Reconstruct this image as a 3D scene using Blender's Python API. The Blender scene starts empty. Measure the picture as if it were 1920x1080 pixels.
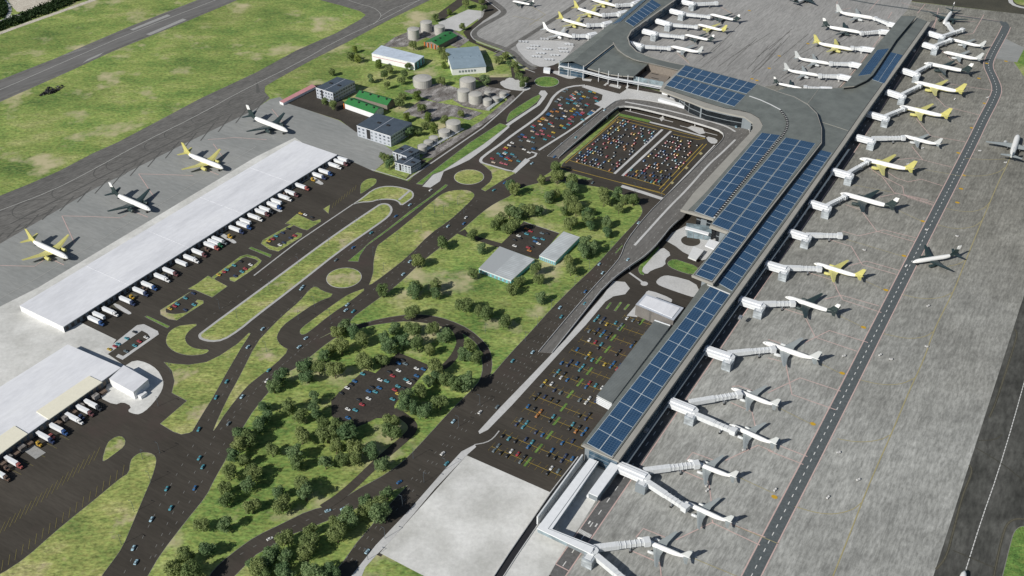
import bpy, bmesh, math, random
from mathutils import Vector, Matrix
R = random.Random(7)
PI = math.pi
# ------------------------------------------------------------------ survey camera
F, PX, PY, H = 1980.0, 960.0, 540.0, 530.0
PITCH = math.atan(1420.0 / F)
CP, SP = math.cos(PITCH), math.sin(PITCH)
UA = math.radians(59.2); VA = UA - PI / 2          # long axis of the airport and its perpendicular
SUN_AZ, SUN_EL = math.radians(40), math.radians(35)  # where shadows fall to / height of the sun
def W(x, y, h=0.0):
    a = (x - PX) / F; b = (PY - y) / F
    dy = CP + b * SP; dz = -SP + b * CP
    t = (h - H) / dz
    return Vector((a * t, dy * t, h))
def t4(c, r, pts):  # survey sheet (4x enlargements, sheet c,r)
    return [(480 * c + p[0] / 4, 270 * r + p[1] / 4) + tuple(p[2:]) for p in pts]
for bl in (bpy.data.objects,): pass
scn = bpy.context.scene
col = scn.collection
# ------------------------------------------------------------------ object helpers
def mesh_of(name, verts, faces, mats, fm=None, smooth=False):
    me = bpy.data.meshes.new(name)
    me.from_pydata([tuple(v) for v in verts], [], faces)
    for m in (mats if isinstance(mats, (list, tuple)) else [mats]): me.materials.append(m)
    if fm:
        for p, i in zip(me.polygons, fm): p.material_index = i
    if smooth:
        for p in me.polygons: p.use_smooth = True
    me.validate(); me.update()
    return me
def link(name, me, parent=None):
    o = bpy.data.objects.new(name, me); col.objects.link(o)
    if parent is not None: o.parent = parent
    return o
def tag(o, label, cat, group=None):
    o['label'] = label; o['category'] = cat
    if group: o['group'] = group
    return o
def struct(o, kind='structure'):
    o['kind'] = kind; return o
def empty(name, loc, label, cat, group=None, rz=0.0, sc=1.0):
    o = bpy.data.objects.new(name, None); col.objects.link(o)
    o.location = loc; o.rotation_euler = (0, 0, rz); o.scale = (sc, sc, sc)
    o.empty_display_size = 1
    return tag(o, label, cat, group)
class MB:
    def __init__(s): s.v = []; s.f = []; s.m = []
    def add(s, vs, fs, mi=0):
        n = len(s.v); s.v += [Vector(v) for v in vs]
        for f in fs: s.f.append(tuple(i + n for i in f)); s.m.append(mi)
        return s
    def box(s, x0, y0, z0, x1, y1, z1, mi=0, M=None, tz=0.0, tx=0.0):
        vs = [Vector(p) for p in ((x0, y0, z0), (x1, y0, z0), (x1, y1, z0), (x0, y1, z0),
              (x0 + tx, y0 + tz, z1), (x1 - tx, y0 + tz, z1), (x1 - tx, y1 - tz, z1), (x0 + tx, y1 - tz, z1))]
        if M is not None: vs = [M @ v for v in vs]
        return s.add(vs, [(0, 3, 2, 1), (4, 5, 6, 7), (0, 1, 5, 4), (1, 2, 6, 5), (2, 3, 7, 6), (3, 0, 4, 7)], mi)
    def prism(s, pts, z0, z1, mi=0, mtop=None, bottom=False):
        n = len(pts)
        zz = [p.z if z1 is None else z1 for p in pts]
        lo = [z0 if not isinstance(z0, (list, tuple)) else z0[i] for i in range(n)]
        vs = [(p.x, p.y, lo[i]) for i, p in enumerate(pts)] + [(p.x, p.y, zz[i]) for i, p in enumerate(pts)]
        s.add(vs, [(i, (i + 1) % n, n + (i + 1) % n, n + i) for i in range(n)], mi)
        s.add([vs[n + i] for i in range(n)], [tuple(range(n))], mi if mtop is None else mtop)
        if bottom: s.add([vs[i] for i in range(n)], [tuple(reversed(range(n)))], mi)
        return s
    def tube(s, rings, seg=12, mi=0, cap=True, axis='x'):
        # rings: (pos, centre_a, centre_b, ra, rb)
        n = len(s.v); R0 = len(rings)
        for (p, a, b, ra, rb) in rings:
            for k in range(seg):
                t = 2 * PI * k / seg
                u, w = a + ra * math.cos(t), b + rb * math.sin(t)
                s.v.append(Vector((p, u, w)) if axis == 'x' else Vector((u, w, p)))
        for i in range(R0 - 1):
            for k in range(seg):
                q = (n + i * seg + k, n + i * seg + (k + 1) % seg, n + (i + 1) * seg + (k + 1) % seg, n + (i + 1) * seg + k)
                s.f.append(q); s.m.append(mi)
        if cap:
            s.f.append(tuple(n + k for k in reversed(range(seg)))); s.m.append(mi)
            s.f.append(tuple(n + (R0 - 1) * seg + k for k in range(seg))); s.m.append(mi)
        return s
    def mesh(s, name, mats, smooth=False, fixn=True):
        me = mesh_of(name, s.v, s.f, mats, s.m, smooth)
        if fixn:
            bm = bmesh.new(); bm.from_mesh(me); bmesh.ops.recalc_face_normals(bm, faces=bm.faces); bm.to_mesh(me); bm.free()
        return me
    def part(s, name, mats, parent=None, smooth=False, origin=None):
        if origin is not None:
            o = Vector(origin); s.v = [v - o for v in s.v]
        return link(name, s.mesh(name, mats, smooth), parent)
def ccw(p):
    a = sum(p[i].x * p[(i + 1) % len(p)].y - p[(i + 1) % len(p)].x * p[i].y for i in range(len(p)))
    return p if a > 0 else p[::-1]
def chaikin(p, n=1, closed=True):
    for _ in range(n):
        q = []
        m = len(p)
        if not closed: q.append(p[0])
        for i in range(m if closed else m - 1):
            a, b = p[i], p[(i + 1) % m]
            q += [a.lerp(b, .25), a.lerp(b, .75)]
        if not closed: q.append(p[-1])
        p = q
    return p
def inset(p, d):
    p = ccw(p); n = len(p); out = []
    for i in range(n):
        a, b, c = p[i - 1], p[i], p[(i + 1) % n]
        e1 = (b - a).xy; e2 = (c - b).xy
        if e1.length < 1e-4 or e2.length < 1e-4: out.append(b.copy()); continue
        e1.normalize(); e2.normalize()
        n1 = Vector((-e1.y, e1.x)); n2 = Vector((-e2.y, e2.x))
        m = n1 + n2
        k = m.length
        if k < 0.35: m = n1; f = d
        else:
            m /= k; f = d / max(0.45, m.dot(n1))
        out.append(Vector((b.x + m.x * f, b.y + m.y * f, b.z)))
    return out
def poly(pts, h=0.0, sm=0):
    q = [W(p[0], p[1], p[2] if len(p) > 2 else h) for p in pts]
    return ccw(chaikin(q, sm) if sm else q)
ZC = [0]
def lift(z):
    ZC[0] += 1
    return z + (ZC[0] % 37) * .0009
def sheet(name, pts, z, mat, sm=0, raw=False):
    z = lift(z)
    q = pts if raw else poly(pts, 0, sm)
    me = mesh_of(name, [(v.x, v.y, z) for v in q], [tuple(range(len(q)))], mat)
    return struct(link(name, me))
def island(pts, sm=1, kerb=.22, top=None, ktop=None, z=.25, name='grass_island'):
    q = poly(pts, 0, sm)
    b = MB(); b.prism(q, 0.03, z - .03, 0)
    i = inset(q, kerb)
    b.add([(v.x, v.y, z) for v in i], [tuple(range(len(i)))], 1)
    return struct(link(name, b.mesh(name, [ktop or M['kerb' if kerb > 1 else 'thin_kerb'], top or M['verge' if name == 'grass_island' else 'grass']], fixn=False)))
def offs(line, d):
    out = []
    for i, p in enumerate(line):
        a = line[max(0, i - 1)]; c = line[min(len(line) - 1, i + 1)]
        e = (c - a).xy; e.normalize()
        out.append(Vector((p.x - e.y * d, p.y + e.x * d, p.z)))
    return out
def line_px(pts, sm=0, h=0):
    q = [W(p[0], p[1], p[2] if len(p) > 2 else h) for p in pts]
    return chaikin(q, sm, False) if sm else q
def ribbon(name, pts, w, z, mat, sm=1, off=0.0, raw=False):
    z = lift(z)
    q = pts if raw else line_px(pts, sm)
    if off: q = offs(q, off)
    a, b = offs(q, w / 2), offs(q, -w / 2); n = len(q)
    vs = [(v.x, v.y, z) for v in a + b]
    me = mesh_of(name, vs, [(i, n + i, n + i + 1, i + 1) for i in range(n - 1)], mat)
    return struct(link(name, me))
def resample(q, step):
    out = [q[0].copy()]; acc = 0
    for a, b in zip(q, q[1:]):
        L = (b - a).length
        t = step - acc
        while t <= L:
            out.append(a.lerp(b, t / L)); t += step
        acc = (acc + L) % step
    return out
def dashes(name, lines, mat, z=.16, dash=3.0, gap=6.0, w=.35, sm=1, h=0.0, raw=False):
    b = MB()
    for ln in lines:
        q = ln if raw else line_px(ln, sm, h)
        pts = resample(q, (dash + gap) / 3)
        for i in range(0, len(pts) - 1, 3):
            a, c = pts[i], pts[i + 1]
            d = (c - a); 
            if d.length < .01: continue
            d.normalize(); n = Vector((-d.y, d.x, 0)) * (w / 2); e = a + d * dash
            zz = (a.z if h or raw else 0) + z
            b.add([(a.x + n.x, a.y + n.y, zz), (a.x - n.x, a.y - n.y, zz), (e.x - n.x, e.y - n.y, zz), (e.x + n.x, e.y + n.y, zz)], [(0, 1, 2, 3)])
    return struct(link(name, b.mesh(name, mat, fixn=False)))
# ------------------------------------------------------------------ materials
M = {}
def newmat(name):
    m = bpy.data.materials.new(name); m.use_nodes = True
    nt = m.node_tree; bs = nt.nodes['Principled BSDF']
    return m, nt, bs
def N(nt, t, **kw):
    n = nt.nodes.new(t)
    for k, v in kw.items():
        if k in n.inputs: n.inputs[k].default_value = v
        else: setattr(n, k, v)
    return n
def coords(nt, rot=0.0, scale=(1, 1, 1)):
    g = nt.nodes.new('ShaderNodeNewGeometry'); mp = nt.nodes.new('ShaderNodeMapping')
    r = nt.nodes.new('ShaderNodeMapping')
    r.inputs['Rotation'].default_value = (0, 0, -rot); mp.inputs['Scale'].default_value = scale
    nt.links.new(g.outputs['Position'], r.inputs['Vector']); nt.links.new(r.outputs[0], mp.inputs['Vector'])
    return mp.outputs[0]
def noise(nt, vec, sc, det=4, rough=.6):
    n = N(nt, 'ShaderNodeTexNoise'); n.inputs['Scale'].default_value = sc; n.inputs['Detail'].default_value = det
    n.inputs['Roughness'].default_value = rough
    nt.links.new(vec, n.inputs['Vector']); return n.outputs['Fac']
def ramp(nt, fac, stops):
    r = nt.nodes.new('ShaderNodeValToRGB'); e = r.color_ramp.elements
    while len(e) < len(stops): e.new(.5)
    for i, (p, c) in enumerate(stops): e[i].position = p; e[i].color = tuple(c) + (1,) if len(c) == 3 else c
    nt.links.new(fac, r.inputs[0]); return r.outputs[0]
def mix(nt, fac, a, b, mode='MIX'):
    m = nt.nodes.new('ShaderNodeMix'); m.data_type = 'RGBA'; m.blend_type = mode
    for s, v in ((0, fac), (6, a), (7, b)):
        if hasattr(v, 'is_linked') or hasattr(v, 'links'): nt.links.new(v, m.inputs[s])
        else: m.inputs[s].default_value = v if s == 0 else (tuple(v) + (1,))
    return m.outputs[2]
def plain(name, c, rough=.6, var=.12, sc=.5, metal=0, spec=None):
    m, nt, bs = newmat(name)
    v = coords(nt); f = noise(nt, v, sc)
    lo = tuple(x * (1 - var) for x in c); hi = tuple(min(1, x * (1 + var)) for x in c)
    nt.links.new(ramp(nt, f, [(.3, lo), (.7, hi)]), bs.inputs['Base Color'])
    bs.inputs['Roughness'].default_value = rough; bs.inputs['Metallic'].default_value = metal
    if spec is not None: bs.inputs['Specular IOR Level'].default_value = spec
    M[name] = m; return m
def ground(name, stops, sc=.02, rot=0, streak=1.0, fine=(.82, 1.15), fsc=.5, rough=.9, big=None, joints=None, spots=None, mid=None, hue=None, tone_ramp=None):
    m, nt, bs = newmat(name)
    v = coords(nt, rot, (1, 1, 1)); vs = coords(nt, rot, (1 / streak, 1, 1))
    c = ramp(nt, noise(nt, vs, sc, 6, .65), stops)
    f = ramp(nt, noise(nt, vs, fsc, 3, .7), [(.34, (fine[0],) * 3), (.66, (fine[1],) * 3)])
    c = mix(nt, 1.0, c, f, 'MULTIPLY')
    if hue:
        g = ramp(nt, noise(nt, coords(nt, 0, (.6, 1, 1)), hue[0], 3, .6), [(.45, (0, 0, 0)), (.75, (.55, .55, .55))])
        c = mix(nt, g, c, hue[1])
    if mid:
        g = ramp(nt, noise(nt, coords(nt, 0, (.45, 1, 1)), mid[0], 4, .65), [(.3, (mid[1],) * 3), (.7, (mid[2],) * 3)])
        c = mix(nt, 1.0, c, g, 'MULTIPLY')
    if big:
        g = ramp(nt, noise(nt, v, big[0], 2), [(.35, (big[1],) * 3), (.65, (big[2],) * 3)])
        c = mix(nt, 1.0, c, g, 'MULTIPLY')
    if spots:
        g = ramp(nt, noise(nt, v, spots[0], 5, .6), [(spots[1], (0, 0, 0)), (spots[1] + .12, (1, 1, 1))])
        c = mix(nt, g, c, spots[2])
    if tone_ramp:  # gradual darkening along the rotated x axis, broken up by noise
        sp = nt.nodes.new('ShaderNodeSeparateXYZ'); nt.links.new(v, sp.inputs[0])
        mr = N(nt, 'ShaderNodeMapRange'); nt.links.new(sp.outputs[0], mr.inputs['Value']); mr.inputs['From Min'].default_value = tone_ramp[0]; mr.inputs['From Max'].default_value = tone_ramp[1]
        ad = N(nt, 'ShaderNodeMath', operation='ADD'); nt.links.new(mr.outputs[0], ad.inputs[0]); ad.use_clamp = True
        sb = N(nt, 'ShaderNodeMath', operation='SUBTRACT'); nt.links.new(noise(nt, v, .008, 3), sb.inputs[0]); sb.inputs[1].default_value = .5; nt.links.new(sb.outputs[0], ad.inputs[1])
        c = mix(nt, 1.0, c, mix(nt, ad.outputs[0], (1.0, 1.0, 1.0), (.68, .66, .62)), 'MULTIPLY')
    if joints:
        b = N(nt, 'ShaderNodeTexBrick'); b.offset = 0; b.inputs['Scale'].default_value = 1 / joints
        b.inputs['Brick Width'].default_value = 1; b.inputs['Row Height'].default_value = 1
        b.inputs['Mortar Size'].default_value = .02; b.inputs['Color1'].default_value = (1, 1, 1, 1)
        b.inputs['Color2'].default_value = (.95, .95, .95, 1); b.inputs['Mortar'].default_value = (.86, .86, .86, 1)
        nt.links.new(v, b.inputs['Vector']); c = mix(nt, 1.0, c, b.outputs['Color'], 'MULTIPLY')
    nt.links.new(c, bs.inputs['Base Color']); bs.inputs['Roughness'].default_value = rough
    bs.inputs['Specular IOR Level'].default_value = .25
    M[name] = m; return m
ground('grass', [(.30, (.072, .135, .036)), (.42, (.125, .205, .050)), (.55, (.20, .265, .072)), (.68, (.30, .32, .13))],
       sc=.026, streak=1.8, fine=(.55, 1.45), fsc=.5, mid=(.16, .80, 1.20), big=(.006, .9, 1.14), spots=(.018, .55, (.44, .40, .24)), hue=(.35, (.34, .34, .10)))
ground('verge', [(.30, (.10, .155, .045)), (.42, (.165, .225, .06)), (.55, (.26, .30, .09)), (.68, (.38, .36, .17))],
       sc=.04, streak=1.8, fine=(.55, 1.45), fsc=.5, mid=(.16, .80, 1.20), spots=(.03, .57, (.46, .39, .26)), hue=(.35, (.38, .36, .12)))
ground('lawn', [(.3, (.075, .15, .035)), (.55, (.12, .22, .05)), (.75, (.18, .27, .075))], sc=.08, fine=(.55, 1.4), fsc=.9, mid=(.25, .75, 1.25), hue=(.3, (.26, .29, .08)))
ground('asphalt', [(.3, (.042, .037, .030)), (.7, (.060, .053, .044))], sc=.05, rot=VA, streak=8, fine=(.86, 1.14), fsc=.6, big=(.008, .88, 1.2), spots=(.012, .56, (.062, .048, .042)))
ground('car_park_asphalt', [(.3, (.038, .034, .029)), (.7, (.060, .053, .044))], sc=.05, fine=(.8, 1.2), fsc=.6)
ground('apron', [(.28, (.245, .248, .232)), (.5, (.325, .328, .308)), (.72, (.405, .408, .385))], sc=.13, rot=UA, streak=4, fine=(.74, 1.24), fsc=.55, mid=(.10, .84, 1.12), big=(.006, .84, 1.12), joints=7.5, tone_ramp=(620, 960))
ground('west_apron', [(.3, (.25, .247, .238)), (.7, (.335, .33, .318))], sc=.10, rot=UA, streak=7, fine=(.80, 1.16), fsc=.5, big=(.004, .9, 1.1))
ground('cargo_apron', [(.3, (.225, .235, .23)), (.7, (.30, .305, .295))], sc=.02, rot=VA, streak=4, fine=(.9, 1.08), fsc=.3)
ground('taxiway', [(.3, (.105, .103, .098)), (.7, (.165, .160, .150))], sc=.03, rot=math.radians(45), streak=6, fine=(.68, 1.28), fsc=.6)
ground('runway', [(.3, (.125, .123, .12)), (.7, (.18, .176, .17))], sc=.03, rot=math.radians(49), streak=8, fine=(.85, 1.15), fsc=.25)
ground('east_tarmac', [(.3, (.044, .045, .040)), (.7, (.092, .092, .084))], sc=.06, rot=UA, streak=3, fine=(.7, 1.3), fsc=.3, mid=(.04, .75, 1.3))
ground('brown_field', [(.3, (.045, .045, .035)), (.7, (.085, .08, .06))], sc=.02, fine=(.8, 1.2))
ground('pale_concrete', [(.25, (.50, .50, .47)), (.5, (.60, .60, .575)), (.75, (.68, .68, .66))], sc=.04, fine=(.9, 1.06), fsc=.3, big=(.02, .88, 1.06))
ground('concrete', [(.3, (.44, .44, .43)), (.7, (.53, .53, .525))], sc=.05, fine=(.92, 1.06))
ground('rubble_concrete', [(.32, (.09, .075, .068)), (.5, (.19, .18, .17)), (.68, (.40, .38, .37))], sc=.12, rot=UA, streak=2, fine=(.6, 1.4), fsc=.8)
ground('service_tarmac', [(.3, (.085, .10, .105)), (.7, (.105, .12, .125))], sc=.1)
ground('pier_road_tarmac', [(.3, (.10, .10, .10)), (.7, (.14, .14, .138))], sc=.1)
ground('viaduct_deck', [(.3, (.115, .11, .103)), (.7, (.16, .155, .147))], sc=.1, rot=UA, streak=4)
ground('sand', [(.3, (.42, .38, .31)), (.7, (.62, .58, .50))], sc=.1, fine=(.7, 1.2))
plain('worn_yellow', (.17, .145, .05), .9); plain('sand_line', (.11, .10, .07), .9); plain('kerb', (.40, .40, .39), .9); plain('thin_kerb', (.20, .20, .18), .9); plain('lane_white', (.20, .20, .19), .9); plain('white_paint', (.62, .62, .60), .8); plain('faded_white', (.38, .38, .36), .9)
plain('yellow_paint', (.40, .28, .04), .8); plain('faded_yellow', (.33, .29, .15), .9); plain('pink_paint', (.52, .38, .35), .9)
plain('orange_paint', (.50, .30, .02), .8); plain('skid', (.085, .085, .08), .9); plain('patch', (.30, .30, .29), .9)
ground('roof_white', [(.3, (.58, .59, .62)), (.5, (.69, .70, .73)), (.72, (.74, .75, .77))], sc=.03, rot=UA, streak=3, fine=(.94, 1.04), fsc=.3, rough=.55); plain('cream', (.74, .71, .58), .6, .04)
plain('wall_white', (.72, .73, .74), .6, .06); plain('wall_grey', (.42, .45, .50), .6, .06); plain('slate_wall', (.10, .125, .15), .6, .1)
plain('roof_dark', (.065, .085, .11), .55, .15, .2); plain('roof_green', (.03, .16, .045), .5, .1, .2)
plain('roof_blue', (.24, .31, .36), .35, .12, .1); plain('pale_blue_roof', (.50, .57, .66), .5, .15, .15)
plain('cyan', (.16, .50, .58), .5); plain('orange', (.6, .16, .03), .6); plain('pink', (.50, .24, .25), .7)
plain('terminal_grey', (.155, .168, .155), .5, .1, .03); plain('terminal_tan', (.31, .30, .27), .7, .08, .1)
plain('tan_wall', (.20, .175, .15), .8); plain('concrete_white', (.62, .63, .63), .7, .05)
plain('tank', (.42, .41, .38), .5, .08, .3); plain('dark', (.02, .02, .022), .6); plain('rubber', (.015, .015, .015), .8)
plain('steel', (.45, .47, .49), .35, .05, 1, .6); plain('bridge_white', (.74, .76, .78), .45, .05, .4); plain('bridge_grey', (.64, .66, .67), .5, .07, .4)
plain('plane_white', (.80, .80, .78), .3, .03); plain('plane_yellow', (.52, .49, .17), .4, .06); plain('plane_dark', (.028, .045, .045), .35, .15)
plain('plane_grey', (.30, .33, .33), .4, .06); plain('plane_silver', (.50, .52, .52), .4, .05); plain('bark', (.09, .065, .045), .9)
plain('frame', (.44, .50, .53), .5); plain('louvre', (.50, .52, .52), .5, .05); plain('wood_floor', (.14, .10, .075), .8)
def glassmat(name, c, rot=UA, sx=3.0, sz=3.5, rough=.15):
    m, nt, bs = newmat(name)
    v = coords(nt, rot)
    sep = nt.nodes.new('ShaderNodeSeparateXYZ'); nt.links.new(v, sep.inputs[0])
    def frac(o, s, w):
        a = N(nt, 'ShaderNodeMath', operation='DIVIDE'); nt.links.new(o, a.inputs[0]); a.inputs[1].default_value = s
        f = N(nt, 'ShaderNodeMath', operation='FRACT'); nt.links.new(a.outputs[0], f.inputs[0])
        l = N(nt, 'ShaderNodeMath', operation='LESS_THAN'); nt.links.new(f.outputs[0], l.inputs[0]); l.inputs[1].default_value = w
        return l.outputs[0]
    mx = N(nt, 'ShaderNodeMath', operation='MAXIMUM')
    nt.links.new(frac(sep.outputs[0], sx, .1), mx.inputs[0]); nt.links.new(frac(sep.outputs[2], sz, .12), mx.inputs[1])
    cc = ramp(nt, noise(nt, v, .15, 2), [(.35, tuple(x * .7 for x in c)), (.65, tuple(x * 1.5 for x in c))])
    nt.links.new(mix(nt, mx.outputs[0], cc, (.22, .25, .27)), bs.inputs['Base Color'])
    bs.inputs['Roughness'].default_value = rough; bs.inputs['Specular IOR Level'].default_value = .6
    M[name] = m
glassmat('terminal_glass', (.045, .08, .115)); glassmat('pale_glass', (.20, .26, .29), sx=2.5, sz=2.5)
glassmat('stair_glass', (.34, .37, .39), sx=2, sz=2.2); glassmat('hall_glass', (.012, .016, .02), sx=6, sz=6); glassmat('window_dark', (.03, .04, .06), sx=2.2, sz=50)
def gridmat(name, base, lin, gx, gy, w, rot=UA, rough=.25, spec=.5, offy=0.0):
    m, nt, bs = newmat(name)
    v = coords(nt, rot); sep = nt.nodes.new('ShaderNodeSeparateXYZ'); nt.links.new(v, sep.inputs[0])
    outs = []
    for k, s in ((0, gx), (1, gy)):
        a = N(nt, 'ShaderNodeMath', operation='DIVIDE'); nt.links.new(sep.outputs[k], a.inputs[0]); a.inputs[1].default_value = s
        f = N(nt, 'ShaderNodeMath', operation='FRACT'); nt.links.new(a.outputs[0], f.inputs[0])
        l = N(nt, 'ShaderNodeMath', operation='LESS_THAN'); nt.links.new(f.outputs[0], l.inputs[0]); l.inputs[1].default_value = w
        outs.append(l.outputs[0])
    mx = N(nt, 'ShaderNodeMath', operation='MAXIMUM'); nt.links.new(outs[0], mx.inputs[0]); nt.links.new(outs[1], mx.inputs[1])
    cc = ramp(nt, noise(nt, v, .08, 3), [(.35, tuple(x * .85 for x in base)), (.65, tuple(x * 1.15 for x in base))])
    nt.links.new(mix(nt, mx.outputs[0], cc, lin), bs.inputs['Base Color'])
    bs.inputs['Roughness'].default_value = rough; bs.inputs['Specular IOR Level'].default_value = spec
    M[name] = m
gridmat('solar', (.025, .064, .130), (.06, .11, .18), 2.2, 2.2, .16)
gridmat('corrugated', (.155, .17, .165), (.12, .13, .13), 1.5, 400, .3, rough=.5)
gridmat('metal_sheet_roof', (.46, .49, .50), (.36, .38, .39), 2.5, 400, .25, rough=.45)
gridmat('clad_wall', (.17, .16, .15), (.12, .115, .11), 4, 1000, .06, rough=.7)
def objcol(name, rough=.3):
    m, nt, bs = newmat(name); i = N(nt, 'ShaderNodeObjectInfo')
    nt.links.new(i.outputs['Color'], bs.inputs['Base Color']); bs.inputs['Roughness'].default_value = rough
    bs.inputs['Coat Weight'].default_value = .1; M[name] = m
gridmat('terminal_grey', (.150, .163, .150), (.125, .135, .125), 3.2, 400, .14, rough=.5)
objcol('paint', .6)
plain('car_glass', (.03, .04, .05), .5, .1, spec=.25)
def leafmat(name, a, b, c):
    m, nt, bs = newmat(name); i = N(nt, 'ShaderNodeObjectInfo')
    v = coords(nt); col0 = ramp(nt, noise(nt, v, .45, 3, .7), [(.3, a), (.5, b), (.72, c)])
    g = ramp(nt, i.outputs['Random'], [(0, (.85, .95, .85)), (1, (1.4, 1.3, 1.15))])
    nt.links.new(mix(nt, 1.0, col0, g, 'MULTIPLY'), bs.inputs['Base Color'])
    bs.inputs['Roughness'].default_value = .7; bs.inputs['Specular IOR Level'].default_value = .2
    tr_ = nt.nodes.new('ShaderNodeBsdfTranslucent'); ms = nt.nodes.new('ShaderNodeMixShader'); ms.inputs[0].default_value = .45   # light passing through the leaves
    nt.links.new(bs.inputs['Base Color'].links[0].from_socket, tr_.inputs['Color']); nt.links.new(bs.outputs[0], ms.inputs[1]); nt.links.new(tr_.outputs[0], ms.inputs[2])
    nt.links.new(ms.outputs[0], nt.nodes['Material Output'].inputs['Surface'])
    M[name] = m
leafmat('leaf_olive', (.115, .165, .065), (.20, .255, .11), (.30, .36, .17))
leafmat('leaf_green', (.090, .155, .075), (.165, .245, .125), (.26, .34, .19))
leafmat('leaf_bright', (.10, .15, .04), (.19, .25, .07), (.30, .35, .12))
leafmat('leaf_dark', (.012, .028, .01), (.025, .05, .018), (.05, .085, .03))
# fuselage paint schemes: colour set by the position along the body
def fusemat(name, tail, at, belly=None):
    m, nt, bs = newmat(name)
    tc = nt.nodes.new('ShaderNodeTexCoord'); sep = nt.nodes.new('ShaderNodeSeparateXYZ'); nt.links.new(tc.outputs['Object'], sep.inputs[0])
    a = N(nt, 'ShaderNodeMath', operation='LESS_THAN'); nt.links.new(sep.outputs[0], a.inputs[0]); a.inputs[1].default_value = at
    c = mix(nt, a.outputs[0], (.80, .80, .78), tail)
    if belly:
        b = N(nt, 'ShaderNodeMath', operation='LESS_THAN'); nt.links.new(sep.outputs[2], b.inputs[0]); b.inputs[1].default_value = 3.1
        c = mix(nt, b.outputs[0], c, belly)
    nt.links.new(c, bs.inputs['Base Color']); bs.inputs['Roughness'].default_value = .3; M[name] = m
fusemat('body_yellow', (.52, .49, .17), -31.5, (.45, .42, .16)); fusemat('body_dark', (.03, .045, .045), -30.0, (.10, .12, .12))
fusemat('body_grey', (.62, .63, .62), -34.0); fusemat('body_white', (.75, .75, .72), -34.0)
# ------------------------------------------------------------------ ground
g = mesh_of('ground', [(-3000, -600, 0), (3000, -600, 0), (3000, 4200, 0), (-3000, 4200, 0)], [(0, 1, 2, 3)], M['grass'])
struct(link('ground', g))
Z1, Z2, Z3, ZM = .05, .09, .13, .18
# runway and taxiway (north-west)
rw_up = [(-160, 210), (0, 150), (100, 111), (240, 51), (370, 0), (520, -60)]
rw_lo = [(-160, 258), (0, 191), (125, 136), (212, 96), (350, 40), (445, 0), (600, -62)]
sheet('runway', rw_up + rw_lo[::-1], Z1, M['runway'])
rc = [(-160, 234), (0, 169), (125, 114), (250, 60), (405, 0), (560, -60)]
ribbon('runway_centre_line', rc, 1.0, ZM, M['faded_white'], 1)
ribbon('runway_edge_line', [(-160, 213), (0, 154), (102, 114), (242, 54), (378, 0)], 4.0, Z2, M['taxiway'], 1)
ribbon('runway_edge_line', [(-160, 254), (0, 187), (125, 132), (212, 93), (350, 37), (438, 0)], 4.0, Z2, M['taxiway'], 1)
sheet('runway_patch', t4(0, 0, [(975, 222), (1255, 108), (1280, 118), (1000, 228)]), Z2 + .02, M['patch'])
sheet('runway_patch', t4(0, 0, [(1095, 258), (1370, 140), (1400, 148), (1125, 265)]), Z2 + .02, M['patch'])
b = MB()
for k in range(14):
    for (x0, y0, x1, y1) in ((470 + k * 11, 415 - k * 4, 490 + k * 11, 400 - k * 4), (620 + k * 9, 475 - k * 4, 640 + k * 9, 430 - k * 4)):
        a, c = W(x0 / 4, y0 / 4), W(x1 / 4 + 6, y1 / 4 + 3)
        d = (c - a).normalized() * .3; n = Vector((-d.y, d.x, 0))
        b.add([(a.x + n.x, a.y + n.y, ZM), (a.x - n.x, a.y - n.y, ZM), (c.x - n.x, c.y - n.y, ZM), (c.x + n.x, c.y + n.y, ZM)], [(0, 1, 2, 3)])
struct(link('runway_marking', b.mesh('runway_marking', M['patch'], fixn=False)))
tx_up = [(-160, 420), (0, 367), (62, 342), (112, 320), (175, 287), (220, 267), (300, 225), (375, 185), (480, 136), (555, 95), (630, 62), (675, 37), (686, 28), (675, 21), (642, 11), (600, 0), (520, -30), (560, -60), (960, -60), (865, -25)]
tx_lo = [(802, 2), (730, 37), (655, 77), (580, 115), (517, 150), (497, 162), (496, 172), (506, 184), (475, 208), (345, 271), (175, 356), (0, 458), (-160, 560)]
sheet('taxiway', tx_up + tx_lo, Z1, M['taxiway'])
island([(690, -4), (735, 2), (770, -8), (790, -30), (700, -30)], 1, .3)
tcl = [(-160, 455), (0, 395), (100, 357), (175, 318), (262, 270), (370, 217), (450, 172), (560, 118), (630, 77), (717, 37), (787, 0), (860, -40)]
ribbon('taxiway_centre_line', tcl, .9, ZM, M['faded_white'], 1)
ribbon('taxiway_centre_line', [(640, -5), (665, 5), (700, 14), (713, 24), (715, 32), (700, 46)], .7, ZM, M['faded_white'], 1)
ribbon('taxiway_centre_line', [(715, 30), (740, 14), (790, 0)], .7, ZM, M['faded_white'], 1)
for (cx, cy, rr) in ((131, 358, 17), (227, 307, 15), (208, 321, 17), (300, 272, 16), (335, 250, 15), (385, 222, 15), (60, 392, 18), (452, 192, 14), (15, 420, 18)):
    q = [W(cx, cy) + Vector((rr * math.cos(k / 24 * 2 * PI), rr * math.sin(k / 24 * 2 * PI), 0)) for k in range(4, 25)]
    ribbon('tyre_mark', q, .7, ZM - .04, M['skid'], raw=True)
for k in range(16):
    x = -20 + k * 33
    q = [(x, 452 - (x) * .50 + 0), (x + 26, 452 - (x + 26) * .52 - 12)]
    ribbon('tyre_mark', q, 1.1, ZM - .05, M['skid'], 0)
ribbon('tyre_mark', [(20, 420), (150, 352), (300, 278), (420, 215)], 1.5, ZM - .06, M['skid'], 1)
sheet('concrete_pad', t4(1, 0, [(2, 600), (18, 640), (30, 690), (2, 700)]), Z2, M['skid'])
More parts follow.
